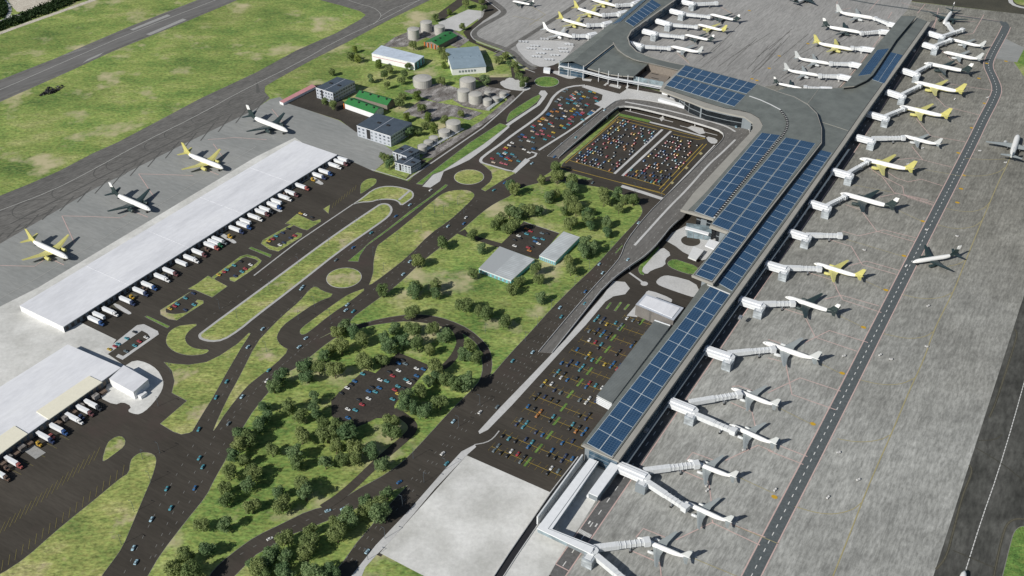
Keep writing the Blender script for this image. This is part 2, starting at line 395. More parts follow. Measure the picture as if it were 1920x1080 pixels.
# far north-west: sandy path, yard, hedge ground
ribbon('path', [(-120, 108), (0, 62), (90, 30), (178, -1), (260, -30)], 8, Z2, M['sand'], 1)
sheet('yard', [(14, -2), (22, 12), (32, 22), (50, 22), (112, -2)], Z2, M['sand'])
ribbon('path', [(-20, 48), (12, 36), (22, 30), (50, 26), (120, -2)], 7, Z2 + .02, M['concrete'], 1)
ribbon('path', [(2, -4), (16, 8), (19, 22), (12, 36)], 5, Z2 + .03, M['concrete'], 1)
# aprons
sheet('cargo_apron', [(-160, 560), (0, 457), (175, 355), (345, 270), (475, 207), (506, 186), (525, 182), (538, 193), (636, 226), (650, 235), (690, 250), (740, 285), (712, 312), (700, 322), (632, 290), (400, 420), (60, 640), (-160, 760)], Z1 + .01, M['cargo_apron'])
sheet('pale_apron', [(-200, 700), (0, 575), (72, 539), (480, 294), (553, 258), (600, 290), (125, 600), (150, 604), (218, 637), (199, 662), (240, 690), (150, 760), (-200, 960)], Z2, M['pale_concrete'])
sheet('landside_asphalt', [(-220, 960), (150, 604), (118, 614), (632, 290), (700, 321), (766, 340), (800, 305), (880, 248), (955, 185), (975, 160), (985, 130), (1040, 118), (1150, 150), (1250, 175), (1420, 205), (1430, 245), (1330, 420), (1330, 540), (1100, 862), (1040, 928), (880, 856), (700, 1060), (640, 1200), (-300, 1200)], Z1 + .02, M['asphalt'])
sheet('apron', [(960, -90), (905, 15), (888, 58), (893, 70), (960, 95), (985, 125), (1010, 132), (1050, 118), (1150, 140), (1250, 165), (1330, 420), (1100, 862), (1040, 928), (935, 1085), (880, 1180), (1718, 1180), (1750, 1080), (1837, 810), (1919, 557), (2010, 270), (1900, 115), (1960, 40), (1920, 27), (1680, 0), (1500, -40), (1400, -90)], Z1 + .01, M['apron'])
sheet('west_apron', [(960, -90), (905, 15), (888, 58), (893, 70), (960, 95), (985, 125), (1050, 118), (1235, 160), (1350, 175), (1450, 160), (1570, 165), (1700, 20), (1740, -60)], Z1 + .03, M['west_apron'])
sheet('east_tarmac', [(1718, 1180), (1750, 1080), (1837, 810), (1919, 557), (2010, 270), (2600, 270), (2600, 1400)], Z1, M['east_tarmac'])
sheet('brown_field', [(1600, -60), (1660, -3), (1920, 27), (2200, 70), (2200, -80)], Z1 + .02, M['brown_field'])
ribbon('path', [(2000, 20), (1940, 18), (1905, 12), (1893, 3), (1898, -8), (1920, -15)], 6, Z3, M['concrete'], 1)
sheet('grass_patch', [(1915, -14), (1900, -6), (1900, 3), (1912, 10), (1960, 14), (1990, -14)], Z3, M['grass'], 1)
sheet('grass_patch', [(1907, 117), (1922, 88), (1990, 100), (1990, 150)], Z3, M['lawn'])
sheet('service_pad', [(1858, 108), (1907, 117), (1921, 90), (1880, 70)], Z2, M['concrete'])
bpy.data.objects['service_pad'].data.materials[0] = M['cargo_apron']
island(t4(3, 3, [(1920, 705), (1880, 712), (1845, 745), (1825, 800), (1790, 940), (1750, 1100), (1740, 1200), (2200, 1200), (2200, 690)]), 1, .4, top=M['lawn'])
for pts in (t4(3, 3, [(1260, 1030), (1340, 940), (1400, 700), (1460, 470), (1520, 330), (1530, 280), (1510, 250)]),
            t4(3, 3, [(1690, 1100), (1730, 900), (1770, 740), (1800, 680), (1860, 650), (1930, 655)]),
            t4(3, 2, [(1660, 970), (1700, 880), (1760, 700), (1850, 420), (1870, 340), (1850, 310)])):
    ribbon('taxi_shoulder_line', pts, 1.6, ZM - .03, M['brown_field'], 2)
    ribbon('taxi_shoulder_line', pts, .4, ZM, M['sand_line'], 2)
for pts in (t4(3, 3, [(1560, 120), (1760, 240), (1960, 400)]), t4(3, 3, [(1390, 890), (1700, 1020)]), t4(3, 3, [(1570, 66), (1700, 60), (1760, 20)])):
    ribbon('taxi_shoulder_line', pts, .7, ZM - .01, M['brown_field'], 1)
dashes('taxi_centre_line', [[(1811, 1068), (1840, 975), (1870, 890), (1900, 790), (1925, 700), (1960, 590)]], M['white_paint'], dash=3, gap=.6, w=.55)
# pale pads beside the pier
sheet('concrete_pad', [(875, 854), (1040, 927), (960, 1042), (900, 1135), (712, 1037)], Z3, M['pale_concrete'])
sheet('concrete_pad', [(1096, 868), (1150, 888), (1042, 1057), (1000, 1130), (908, 1130), (966, 1042), (1040, 935)], Z3 - .02, M['pale_concrete'])
sheet('grass_patch', [(705, 1040), (850, 1105), (790, 1190), (600, 1190), (680, 1070)], Z2 + .02, M['grass'])
# drainage trench between the two pads, its shade painted as a flat dark strip
ribbon('trench_shade_strip', [(900, 1135), (962, 1040), (1040, 926), (1088, 862)], 4.6, Z3 + .03, M['dark'], 0)
for s in (1, -1):
    q = offs(line_px([(905, 1128), (962, 1040), (1040, 926), (1090, 861)]), s * 2.6)
    b = MB(); a2, c2 = offs(q, .3), offs(q, -.3)
    b.prism(a2 + c2[::-1], .05, 1.4 if s > 0 else .6)
    tag(b.part('channel_wall', M['concrete']), 'low concrete wall along the ' + ('landside' if s > 0 else 'pier side') + ' edge of the dark drainage channel', 'wall')
# ------------------------------------------------------------------ roads over the apron
SR = [(1300, 1300), (1407, 1083), (1455, 990), (1548, 810), (1684, 540), (1822, 270), (1843, 225), (1866, 182), (1870, 165), (1862, 145), (1852, 125), (1856, 108), (1880, 65), (1887, 50), (1880, 41), (1840, 36), (1740, 22), (1600, 2), (1480, -25)]
ribbon('service_road', SR[:15], 9.6, Z3, M['service_tarmac'], 2)
ribbon('service_road', SR[14:], 4, Z3 - .02, M['service_tarmac'], 1)
for s in (5.4, -5.4): ribbon('stand_line', SR[:14], .8, ZM, M['pink_paint'], 2, off=s)
dashes('lane_marking', [SR[:13]], M['white_paint'], dash=3.2, gap=4.6, w=.55, sm=2)
sheet('pier_road', [(1030, 1080), (1042, 1057), (1590, 270), (1741, 42), (1757, 36), (1612, 270), (1067, 1071), (1050, 1100)], Z3, M['pier_road_tarmac'])
sheet('pier_road', [(1000, 1130), (1030, 1078), (1056, 1090), (1030, 1140)], Z3 + .01, M['car_park_asphalt'])
ribbon('stand_line', [(1040, 1110), (1067, 1071), (1612, 270), (1757, 36)], .8, ZM, M['pink_paint'], 0)
ribbon('stand_line', [(1042, 1058), (1067, 1071)], .7, ZM, M['pink_paint'], 0)
ribbon('stand_line', [(1042, 1057), (1126, 937)], .6, ZM, M['pink_paint'], 0)
dashes('lane_marking', [[(1055, 1062), (1601, 270), (1740, 50)]], M['white_paint'], dash=4.5, gap=8, w=.6, sm=0)
b = MB()
for k in range(11):
    a = W(1086 + k * 2.1, 995 + k * 1.1); b.box(-1.6, -.3, 0, 1.6, .3, .02, M=Matrix.Translation((a.x, a.y, ZM)) @ Matrix.Rotation(UA, 4, 'Z'))
for (x, y) in ((1105, 980), (1118, 985)):
    a = W(x, y); b.box(-1.5, -.5, 0, 1.5, .5, .02, M=Matrix.Translation((a.x, a.y, ZM)) @ Matrix.Rotation(UA, 4, 'Z'))
struct(link('crossing_marking', b.mesh('crossing_marking', M['white_paint'])))
# west apron service road
ribbon('service_road', [(930, 105), (960, 86), (1095, 0), (1180, -55)], 7, Z3, M['taxiway'], 0)
ribbon('stand_line', [(925, 100), (956, 82), (1090, -2)], .6, ZM, M['faded_white'], 0)
for pts in (t4(2, 0, [(0, 120), (230, 160)]), t4(2, 0, [(100, 20), (250, 110), (130, 190)]), t4(2, 0, [(1330, 470), (1270, 410)]), t4(2, 0, [(1650, 100), (1560, 50)])):
    ribbon('stand_line', pts, .6, ZM, M['faded_yellow'], 0)
sheet('equipment_park', t4(2, 0, [(20, 350), (60, 305), (260, 300), (480, 320), (420, 420), (340, 480), (230, 510), (130, 470)]), Z3, M['concrete'], 1)
for pts in ([(1440, 75), (1500, 95), (1560, 60)], [(1350, 60), (1420, 10)], [(1420, 160), (1480, 100), (1560, 90)]):
    pass
for k in range(20):
    x = 1300 + R.random() * 260; y = 90 + R.random() * 60
    ribbon('tyre_mark', [(x, y), (x + 40 + R.random() * 30, y - 35 - R.random() * 20)], .8, ZM - .05, M['taxiway'], 0)
# stand lines on the east side (pink)
PK = [t4(2, 3, [(930, 790), (985, 725), (1170, 800)]), t4(2, 3, [(880, 885), (1110, 985), (1120, 1100)]), t4(2, 3, [(1230, 810), (1500, 680), (1860, 850)]),
      t4(2, 3, [(1500, 660), (1510, 690)]), t4(2, 3, [(1640, 690), (1900, 790)]), t4(2, 3, [(1310, 210), (1355, 155), (1520, 215)]), t4(2, 3, [(1275, 290), (1475, 375), (1495, 525)]),
      t4(2, 3, [(1600, 215), (1845, 100), (1960, 150)]), t4(3, 3, [(0, 140), (265, 245)]), t4(3, 3, [(90, 105), (295, 185)]),
      t4(2, 2, [(1640, 860), (1800, 930), (1825, 1040)]), t4(2, 2, [(1650, 740), (1700, 735), (1830, 780)]), t4(3, 2, [(0, 785), (240, 675), (545, 775)]), t4(3, 2, [(0, 525), (130, 560), (180, 800), (510, 915)]),
      t4(3, 2, [(275, 410), (460, 320), (750, 410)]), t4(3, 2, [(100, 150), (270, 205), (355, 370), (665, 475)]), t4(3, 2, [(0, 385), (60, 405), (150, 440)]), t4(3, 2, [(420, 85), (550, 55), (830, 135)]), t4(3, 2, [(510, 0), (560, 90), (850, 185)]),
      t4(3, 1, [(300, 965), (480, 1020), (515, 1080)]), t4(3, 1, [(600, 915), (740, 880), (985, 950)]), t4(3, 1, [(450, 715), (625, 770), (705, 905), (965, 980)]), t4(3, 1, [(560, 655), (680, 690), (870, 645), (1110, 705)]),
      t4(3, 1, [(580, 455), (695, 495), (815, 655), (1105, 735)]), t4(3, 1, [(830, 400), (970, 370), (1240, 455)]), t4(3, 1, [(760, 180), (860, 250), (945, 365), (1245, 440)]), t4(3, 1, [(900, 215), (960, 255), (1050, 285), (1150, 265), (1310, 315)]),
      t4(3, 1, [(870, 250), (1010, 320), (1020, 380), (1200, 420)]), t4(3, 1, [(960, 120), (1090, 105), (1160, 120)]), t4(3, 1, [(1080, 20), (1160, 120), (1380, 175)]), t4(3, 0, [(1110, 890), (1220, 1020), (1480, 1065)]), t4(3, 0, [(1260, 730), (1330, 800), (1590, 865)]),
      t4(3, 0, [(1280, 560), (1360, 630), (1690, 680)]), t4(3, 0, [(1300, 380), (1380, 450), (1450, 490)]), t4(3, 0, [(1240, 230), (1280, 60)]), t4(3, 0, [(1400, 110), (1740, 160)]), t4(3, 0, [(1400, 165), (1560, 160)]), t4(3, 0, [(1620, 110), (1540, 250), (1480, 260)]),
      t4(3, 0, [(520, 10), (510, 50), (540, 80), (620, 60)]), t4(3, 0, [(830, 0), (760, 80)]), t4(3, 0, [(930, 90), (900, 140)]), t4(3, 0, [(1180, 30), (1120, 100)]), t4(3, 0, [(1000, 20), (1060, 40), (1300, 100)]), t4(3, 0, [(850, 270), (720, 440), (640, 540), (540, 655)]),
      t4(2, 0, [(1240, 400), (1330, 480)]), t4(2, 0, [(1560, 50), (1660, 110)]),
      t4(0, 1, [(0, 912), (260, 918), (330, 870)]), t4(0, 1, [(380, 862), (480, 908)]), t4(0, 1, [(465, 540), (560, 745)]), t4(0, 1, [(470, 540), (690, 545), (900, 555), (950, 530)]), t4(0, 1, [(1000, 505), (1110, 550)]),
      t4(0, 1, [(1040, 225), (1160, 405)]), t4(0, 1, [(1040, 225), (1300, 232), (1450, 238)]), t4(0, 1, [(1530, 185), (1640, 232)]), t4(0, 1, [(1600, 0), (1680, 110)]), [(390, 262), (440, 258), (500, 262)], t4(1, 0, [(120, 820), (210, 930)])]
for p in PK: ribbon('stand_line', p, .75, ZM, M['pink_paint'], 0)
for k in range(9):
    ribbon('stand_line', t4(3, 1, [(1030 + k * 22, 385 + k * 7), (1060 + k * 22, 410 + k * 7)]), .5, ZM, M['pink_paint'], 0)
YL = [[(1560, 1085), (1590, 1010), (1615, 945), (1635, 895), (1673, 810), (1705, 732), (1732, 675), (1752, 617), (1772, 577), (1790, 542), (1810, 490), (1840, 417), (1855, 382), (1875, 335), (1891, 305), (1905, 262)],
      [(1490, 950), (1530, 962), (1565, 965), (1600, 956), (1616, 942)], [(1570, 823), (1610, 830), (1650, 826), (1672, 814)], [(1610, 712), (1652, 722), (1690, 721), (1715, 709)], [(1657, 626), (1702, 636), (1735, 632), (1750, 622)],
      [(1690, 552), (1727, 561), (1765, 559), (1787, 548)], [(1755, 421), (1790, 430), (1827, 426), (1842, 413)], [(1772, 391), (1815, 399), (1845, 392), (1857, 378)], [(1802, 329), (1840, 331), (1872, 324), (1884, 314)], [(1775, 500), (1797, 496), (1809, 488)],
      [(1810, 297), (1850, 300), (1890, 298)]]
for i, p in enumerate(YL): ribbon('taxi_guide_line', p, .8 if i == 0 else .6, ZM, M['faded_yellow'], 2)
for p in ([(1300, 1047), (1440, 1105)], [(1375, 985), (1460, 1020)], [(1385, 895), (1450, 925)], [(1460, 765), (1520, 795)], [(1538, 682), (1575, 700)], [(1573, 592), (1615, 612)], [(1622, 527), (1655, 542)],
          [(1580, 447), (1690, 480)], [(1685, 395), (1728, 415)], [(1720, 316), (1800, 330)], [(1590, 345), (1680, 362)]):
    ribbon('taxi_guide_line', p, .5, ZM, M['faded_yellow'], 0)
b = MB()
for (x, y) in ((1452, 932), (1524, 795), (1579, 700), (1619, 614), (1661, 544), (1695, 480), (1730, 415), (1795, 380), (1802, 354), (1807, 329), (1797, 287), (1822, 240), (1846, 194), (1835, 147), (1850, 119), (1886, 115), (1515, 82), (1461, 105), (1442, 128), (1419, 151), (1405, 20), (1410, 148)):
    a = W(x, y); T = Matrix.Translation((a.x, a.y, ZM + .01)) @ Matrix.Rotation(VA, 4, 'Z')
    b.add([T @ Vector((2.2 * math.cos(k * PI / 6), 1.7 * math.sin(k * PI / 6), 0)) for k in range(12)], [tuple(range(12))])
struct(link('stand_number_marking', b.mesh('stand_number_marking', M['orange_paint'], fixn=False)))
# ------------------------------------------------------------------ landside: grass islands and pavements
island([(242, 887), (244, 865), (252, 855), (265, 848), (282, 849), (292, 855), (294, 867), (285, 897), (270, 932), (250, 980), (230, 1027), (210, 1055), (191, 1080), (140, 1170), (-180, 1170), (0, 1078), (50, 1045), (100, 1000), (140, 967), (180, 935), (225, 897)])
island([(191, 864), (200, 832), (212, 821), (227, 817), (236, 825), (234, 837), (217, 850), (197, 865)])
island([(307, 679), (322, 695), (327, 715), (322, 737), (350, 752), (300, 795), (325, 810), (340, 815), (355, 812), (361, 809), (380, 777), (400, 745), (425, 700), (450, 657), (470, 626), (467, 624), (445, 645), (412, 667), (387, 679), (355, 684), (325, 682)], 0)
island([(374, 607), (355, 620), (347, 632), (349, 642), (357, 650), (372, 655), (395, 656), (385, 664), (365, 667), (345, 666), (325, 659), (312, 647), (311, 635), (317, 622), (332, 612), (350, 609)])
island([(371, 630), (375, 637), (395, 642), (420, 639), (450, 620), (480, 595), (552, 540), (640, 470), (705, 425), (730, 407), (737, 395), (734, 386), (725, 381), (712, 382), (700, 390), (655, 420), (605, 455), (555, 492), (490, 540), (375, 624)], 1, kerb=2.2)
island([(658, 385), (680, 370), (697, 356), (717, 349), (742, 349), (767, 355), (776, 361), (776, 370), (767, 377), (752, 387), (745, 377), (730, 374), (710, 375), (697, 379), (675, 380)], 1, kerb=1.6)
ribbon('kerb_strip', [(748, 375), (768, 358)], 2.5, .27, M['kerb'], 0)
ribbon('kerb_strip', [(476, 517), (560, 452), (662, 383)], 1.3, .2, M['kerb'], 0)
island([(675, 362), (676, 345), (687, 336), (700, 334), (707, 337), (705, 345), (692, 354), (677, 364)])
island([(606, 392), (619, 384), (616, 401)], 0, .3)
island([(534, 420), (557, 401), (567, 406), (587, 415), (601, 411), (602, 416), (576, 432), (567, 430), (547, 421)], 0, .3)
island([(547, 420), (493, 450), (489, 457), (505, 468), (522, 472), (566, 444), (567, 438), (557, 436), (553, 439), (560, 441), (520, 464), (508, 461), (499, 456), (502, 450), (551, 423)], 0, .3)
island([(352, 542), (368, 533), (390, 517), (427, 537), (398, 558), (365, 544)], 0, .3)
island([(397, 520), (450, 481), (463, 477), (482, 482), (491, 489), (488, 494), (480, 502), (440, 529), (431, 526), (430, 521), (437, 519), (442, 521), (480, 494), (484, 490), (478, 486), (462, 482), (455, 484), (401, 524)], 0, .3)
island([(352, 550), (300, 582), (301, 590), (317, 599), (332, 601), (382, 569), (382, 564), (370, 562), (366, 566), (372, 569), (350, 586), (330, 589), (320, 588), (312, 586), (311, 580), (360, 546)], 0, .3)
island([(271, 594), (276, 592), (319, 612), (314, 616)], 0, .3, top=M['lawn']); island([(466, 466), (471, 463), (510, 478), (507, 483)], 0, .3, top=M['lawn'])
sheet('pavement', [(195, 659), (257, 610), (270, 608), (296, 621), (298, 627), (230, 675), (217, 669), (222, 664), (231, 668), (282, 633), (277, 626), (266, 620), (201, 665)], .2, M['concrete'])
def disc(cx, cy, r, mat, z=.25, name='roundabout', kerb=.5, h=0):
    c = W(cx, cy)
    q = [c + Vector((r * math.cos(k / 32 * 2 * PI), r * math.sin(k / 32 * 2 * PI), 0)) for k in range(32)]
    b = MB(); b.prism(q, .03, z - .03, 0); i = inset(q, kerb)
    b.add([(v.x, v.y, z) for v in i], [tuple(range(32))], 1)
    return struct(link(name, b.mesh(name, [M['kerb'], mat], fixn=False)))
disc(645, 521, 15.4, M['verge']); disc(879.5, 332, 15.2, M['verge']); disc(1025, 153.5, 14.6, M['lawn'])
island([(889, 370), (890, 364), (880, 357), (860, 356), (835, 360), (817, 372), (755, 425), (715, 455), (706, 462), (700, 490), (700, 510), (695, 527), (690, 538), (720, 517), (767, 480), (805, 440), (842, 415), (875, 385)])
island([(692, 538), (655, 567), (620, 590), (577, 625), (567, 629), (561, 624), (565, 615), (592, 595), (635, 564), (655, 551)])
island([(840, 347), (835, 346), (805, 370), (767, 397), (730, 427), (692, 455), (680, 467), (652, 490), (672, 491), (675, 480), (687, 462), (715, 442), (755, 412), (805, 374), (837, 351)], 0, .3, top=M['lawn'])
island([(630, 553), (605, 546), (592, 536), (580, 543), (562, 565), (530, 592), (505, 617), (480, 644), (450, 705), (425, 750), (399, 807), (402, 808), (425, 772), (462, 726), (480, 711), (517, 683), (543, 656), (530, 650), (521, 640), (519, 630), (530, 611), (555, 593), (592, 568)], 1)
PARKN = [(870, 428), (905, 397), (930, 380), (960, 366), (975, 352), (1010, 343), (1040, 338), (1085, 345), (1135, 353), (1172, 366), (1200, 383), (1206, 396), (1200, 408), (1180, 430), (1160, 451), (1120, 496), (1073, 540), (1035, 578), (997, 621), (957, 663), (916, 712), (923, 690), (921, 665), (912, 645), (880, 617), (842, 600), (805, 591), (765, 590), (717, 597), (662, 612), (652, 602), (705, 563), (740, 539), (792, 490), (830, 460), (857, 438)]
PARKS = [(765, 602), (800, 606), (830, 613), (862, 622), (885, 636), (900, 652), (905, 677), (905, 700), (895, 722), (855, 760), (812, 807), (780, 842), (755, 867), (727, 887), (705, 900), (667, 920), (627, 947), (580, 957), (530, 982), (480, 1006), (450, 1027), (412, 1057), (392, 1080), (350, 1160), (230, 1160), (277, 1080), (300, 1040), (350, 975), (387, 930), (400, 902), (430, 850), (450, 810), (480, 762), (535, 700), (555, 690), (572, 677), (605, 650), (630, 632), (662, 620), (692, 611), (730, 605)]
island(PARKN, 1, .3, name='parkland'); island(PARKS, 1, .3, name='parkland')
island([(765, 910), (717, 926), (675, 950), (617, 975), (567, 995), (547, 1002), (480, 1040), (440, 1080), (400, 1160), (590, 1160), (625, 1080), (635, 1065), (650, 1045), (670, 1017), (705, 977), (730, 947)], 0, .3, name='parkland')
island([(597, 636), (627, 622), (655, 612), (640, 613)], 0, .3)
ZP = .30
sheet('car_park', [(747, 661), (807, 686), (770, 730), (745, 752), (739, 762), (742, 775), (730, 784), (705, 785), (685, 795), (667, 802), (630, 790), (622, 780), (621, 752), (635, 737), (684, 694), (704, 700)], ZP, M['car_park_asphalt'])
ribbon('park_road', [(738, 768), (755, 780), (772, 793), (775, 805), (765, 818), (722, 854), (690, 884), (660, 913), (632, 936), (605, 953)], 7, ZP - .01, M['asphalt'], 2)
ribbon('park_road', [(808, 690), (830, 692), (850, 672), (862, 650), (864, 638), (858, 622), (845, 612)], 6.5, ZP - .01, M['asphalt'], 2)
sheet('car_park', [(982, 416), (1049, 438), (1008, 487), (935, 462)], ZP, M['car_park_asphalt'])
sheet('park_road', [(856, 438), (872, 430), (876, 436), (900, 445), (945, 458), (938, 466), (890, 450), (872, 444)], ZP - .01, M['asphalt'])
ribbon('kerb_strip', [(982, 416), (1049, 438)], .6, ZP + .04, M['kerb'], 0)
# grass around the upper roundabouts
island([(902, 306), (950, 321), (968, 324), (945, 337), (910, 359), (902, 355), (918, 342), (923, 333), (921, 322), (912, 314)], 0, .3)
island([(780, 345), (880, 268), (937, 231), (953, 236), (905, 272), (830, 321), (812, 327), (792, 347)], 0, .5, top=M['lawn'])
island([(952, 216), (960, 207), (1010, 176), (1015, 181), (1005, 195), (960, 224), (948, 232)], 1, .5, top=M['lawn'])
sheet('pavement', [(792, 350), (807, 352), (825, 340), (832, 322), (855, 312), (880, 300), (918, 272), (956, 238), (950, 236), (905, 272), (830, 321), (812, 328)], .2, M['concrete'])
sheet('pavement', [(935, 252), (960, 232), (1012, 197), (1020, 187), (1027, 176), (1022, 170), (1014, 170), (1010, 176), (1016, 181), (1006, 196), (960, 226), (932, 245)], .2, M['concrete'])
ribbon('pavement', [(905, 306), (900, 302), (905, 294), (942, 268), (960, 254), (1000, 226), (1020, 210), (1030, 195), (1036, 183), (1050, 170), (1070, 162), (1097, 160)], 3.2, .2, M['concrete'], 1)
ribbon('pavement', [(1010, 282), (1032, 268), (1072, 243), (1100, 222), (1125, 204), (1140, 192), (1156, 178)], 2.6, .2, M['concrete'], 1)
ribbon('pavement', [(902, 305), (950, 319), (966, 322), (990, 299), (1003, 293), (1006, 288), (996, 285)], 2.4, .2, M['concrete'], 0)
sheet('pavement', [(1090, 163), (1100, 160), (1168, 178), (1160, 187), (1135, 205), (1125, 200), (1114, 195), (1128, 188), (1130, 178)], .2, M['concrete'])
sheet('pavement', [(960, 322), (966, 326), (994, 301), (985, 297)], .21, M['concrete'])
sheet('pavement', t4(2, 0, [(285, 540), (340, 530), (420, 545), (490, 570), (485, 585), (430, 595), (370, 575)]), .2, M['concrete'], 1)
sheet('pavement', t4(2, 0, [(-30, 580), (20, 590), (70, 660), (135, 655), (140, 668), (90, 685), (-40, 670), (-80, 630)]), .2, M['concrete'], 1)
for p in ([(525, 590), (600, 595), (590, 612), (530, 605)], [(685, 640), (710, 620), (720, 625), (700, 645)], [(725, 645), (740, 630), (820, 645), (810, 668)], [(850, 655), (870, 640), (880, 645), (860, 668)]):
    sheet('pavement', t4(2, 0, p), .2, M['concrete'])
sheet('forecourt', [(1177, 166), (1245, 178), (1320, 205), (1300, 215), (1240, 200), (1190, 190), (1160, 188), (1150, 184)], .2, M['concrete'])
# kerb road round the equipment park
ribbon('service_road', [(914, -4), (945, 18), (944, 27), (915, 42), (890, 57), (887, 65), (896, 74), (955, 94), (968, 104), (980, 120), (1003, 130)], 8, Z3 + .03, M['taxiway'], 2)
ribbon('kerb_strip', [(908, -2), (938, 20), (938, 25), (905, 42), (884, 58), (882, 67), (893, 78), (950, 98), (962, 108), (976, 126), (1003, 136)], 1.4, Z3 + .06, M['kerb'], 2)
sheet('asphalt_yard', [(868, -4), (915, -4), (937, 18), (905, 40), (884, 58), (893, 80), (950, 100), (970, 130), (1000, 140), (985, 165), (955, 190), (940, 175), (885, 145), (960, 145), (955, 110), (880, 78), (868, 60), (905, 32), (912, 12)], Z2, M['asphalt'])
sheet('asphalt_yard', [(812, 32), (862, -4), (885, -4), (830, 38)], Z2, M['asphalt'])
sheet('pavement', t4(1, 0, [(1365, 170), (1590, 72), (1690, 82), (1690, 125), (1530, 235), (1400, 210)]), Z2 + .02, M['concrete'])
sheet('pavement', [(935, 156), (945, 150), (985, 150), (990, 160), (975, 168), (950, 168)], Z3 + .03, M['concrete'], 1)
# industrial yards
sheet('asphalt_yard', [(530, 191), (588, 160), (602, 158), (650, 195), (700, 210), (705, 235), (668, 248), (638, 226)], Z2 + .02, M['car_park_asphalt'])
for p in ([(757, 171), (827, 155), (862, 167), (872, 180), (820, 192)], [(755, 212), (790, 187), (860, 199), (905, 212), (880, 225), (845, 218), (810, 228)], [(848, 187), (905, 160), (958, 171), (915, 208), (870, 200)],
          [(790, 297), (800, 284), (860, 252), (905, 225), (962, 178), (968, 186), (900, 238), (812, 296)], [(715, 88), (740, 70), (800, 45), (840, 50), (880, 75), (860, 90), (800, 70), (760, 88)]):
    sheet('yard', p, Z2 + .03, M['rubble_concrete'])
ribbon('kerb_strip', [(696, 318), (762, 338), (905, 240), (962, 190), (985, 168)], 1.8, .2, M['kerb'], 0)
sheet('yard', [(712, 311), (740, 290), (800, 300), (763, 336)], Z2 + .02, M['asphalt']); sheet('grass_patch', [(712, 312), (735, 295), (775, 318), (762, 334)], Z3, M['grass'])
# middle multi-bay car park
CPK = [(1049, 312), (1247, 366), (1345, 272), (1322, 256), (1160, 216)]
sheet('car_park', CPK, Z3, M['car_park_asphalt'])
island([(1008, 337), (1030, 324), (1048, 306), (1100, 260), (1158, 206), (1163, 212), (1110, 262), (1056, 306), (1050, 316), (1070, 324), (1112, 336), (1100, 338), (1040, 328)], 0, .3, top=M['grass'])
sheet('grass_patch', [(1158, 212), (1220, 226), (1216, 230), (1160, 217)], .2, M['lawn'])
for p, w in (([(1152, 326), (1242, 243)], 2.6), ([(1167, 330), (1258, 246)], 2.6), ([(1245, 372), (1340, 272)], 1.4), ([(1165, 349), (1205, 361), (1245, 374)], 5), ([(1218, 229), (1262, 240), (1322, 257)], 3), ([(1172, 207), (1262, 229)], 1.5), ([(1275, 236), (1345, 254)], 1.2)):
    ribbon('pavement', p, w, .2, M['concrete'], 0)
sheet('pavement', [(1288, 240), (1297, 236), (1318, 241), (1322, 250), (1312, 252)], .21, M['concrete'])
sheet('pavement', [(1236, 222), (1243, 218), (1246, 222), (1240, 228)], .21, M['concrete'])
sheet('pavement', [(1322, 255), (1346, 261), (1344, 270), (1330, 269)], .22, M['concrete'], 1)
for p in ([(1049, 312), (1247, 365)], [(1068, 301), (1150, 325)], [(1173, 330), (1240, 350), (1247, 346)], [(1167, 343), (1238, 361)], [(1052, 309), (1160, 219)], [(1160, 219), (1322, 260)], [(1157, 224), (1232, 243)], [(1262, 252), (1308, 262), (1322, 260)], [(1240, 362), (1325, 270)],
          [(1060, 306), (1155, 226)], [(1236, 355), (1318, 270)]):
    ribbon('parking_marking', p, .7, ZM + .01, M['yellow_paint'], 0)
for (x, y) in ((1314, 288), (1287, 315), (1260, 343)): sheet('parking_marking', [(x - 4, y), (x, y - 3), (x + 4, y), (x, y + 3)], ZM + .02, M['faded_yellow'])
# plazas beside the hall
z5 = lambda pts: [(1180 + x / 6, 420 + y / 6) for x, y in pts]
sheet('plaza', z5([(410, 190), (480, 100), (640, 20), (1150, 90), (1150, 300), (820, 412), (700, 365), (600, 315), (520, 252)]), .2, M['concrete'])
disc(1295, 452, 9, M['asphalt'], .24, 'plaza', .2)
sheet('plaza', z5([(360, 250), (480, 340), (400, 400), (410, 470), (250, 520), (190, 575), (130, 520), (230, 400)]), .22, M['concrete'], 1)
island(z5([(420, 430), (500, 390), (620, 430), (750, 470), (800, 540), (700, 575), (560, 535), (440, 480)]), 1, .3, top=M['lawn'])
island(z5([(330, 240), (180, 400), (95, 490), (110, 560), (180, 582), (132, 520), (230, 410), (345, 270)]), 1, .2, top=M['lawn'])
sheet('plaza', z5([(300, 640), (370, 585), (460, 580), (740, 655), (800, 780), (735, 832), (600, 790), (400, 720), (310, 680)]), .22, M['concrete'], 1)
ribbon('pavement', z5([(0, 550), (165, 668)]), 2, .22, M['concrete'], 0); disc(1208, 532, 3.2, M['concrete'], .24, 'plaza', .1)
sheet('plaza', z5([(180, 770), (230, 745), (480, 840), (480, 880), (440, 900), (180, 820)]), .22, M['concrete'], 1)
sheet('plaza', t4(2, 2, [(860, 210), (930, 130), (940, 220)]), .22, M['concrete'])
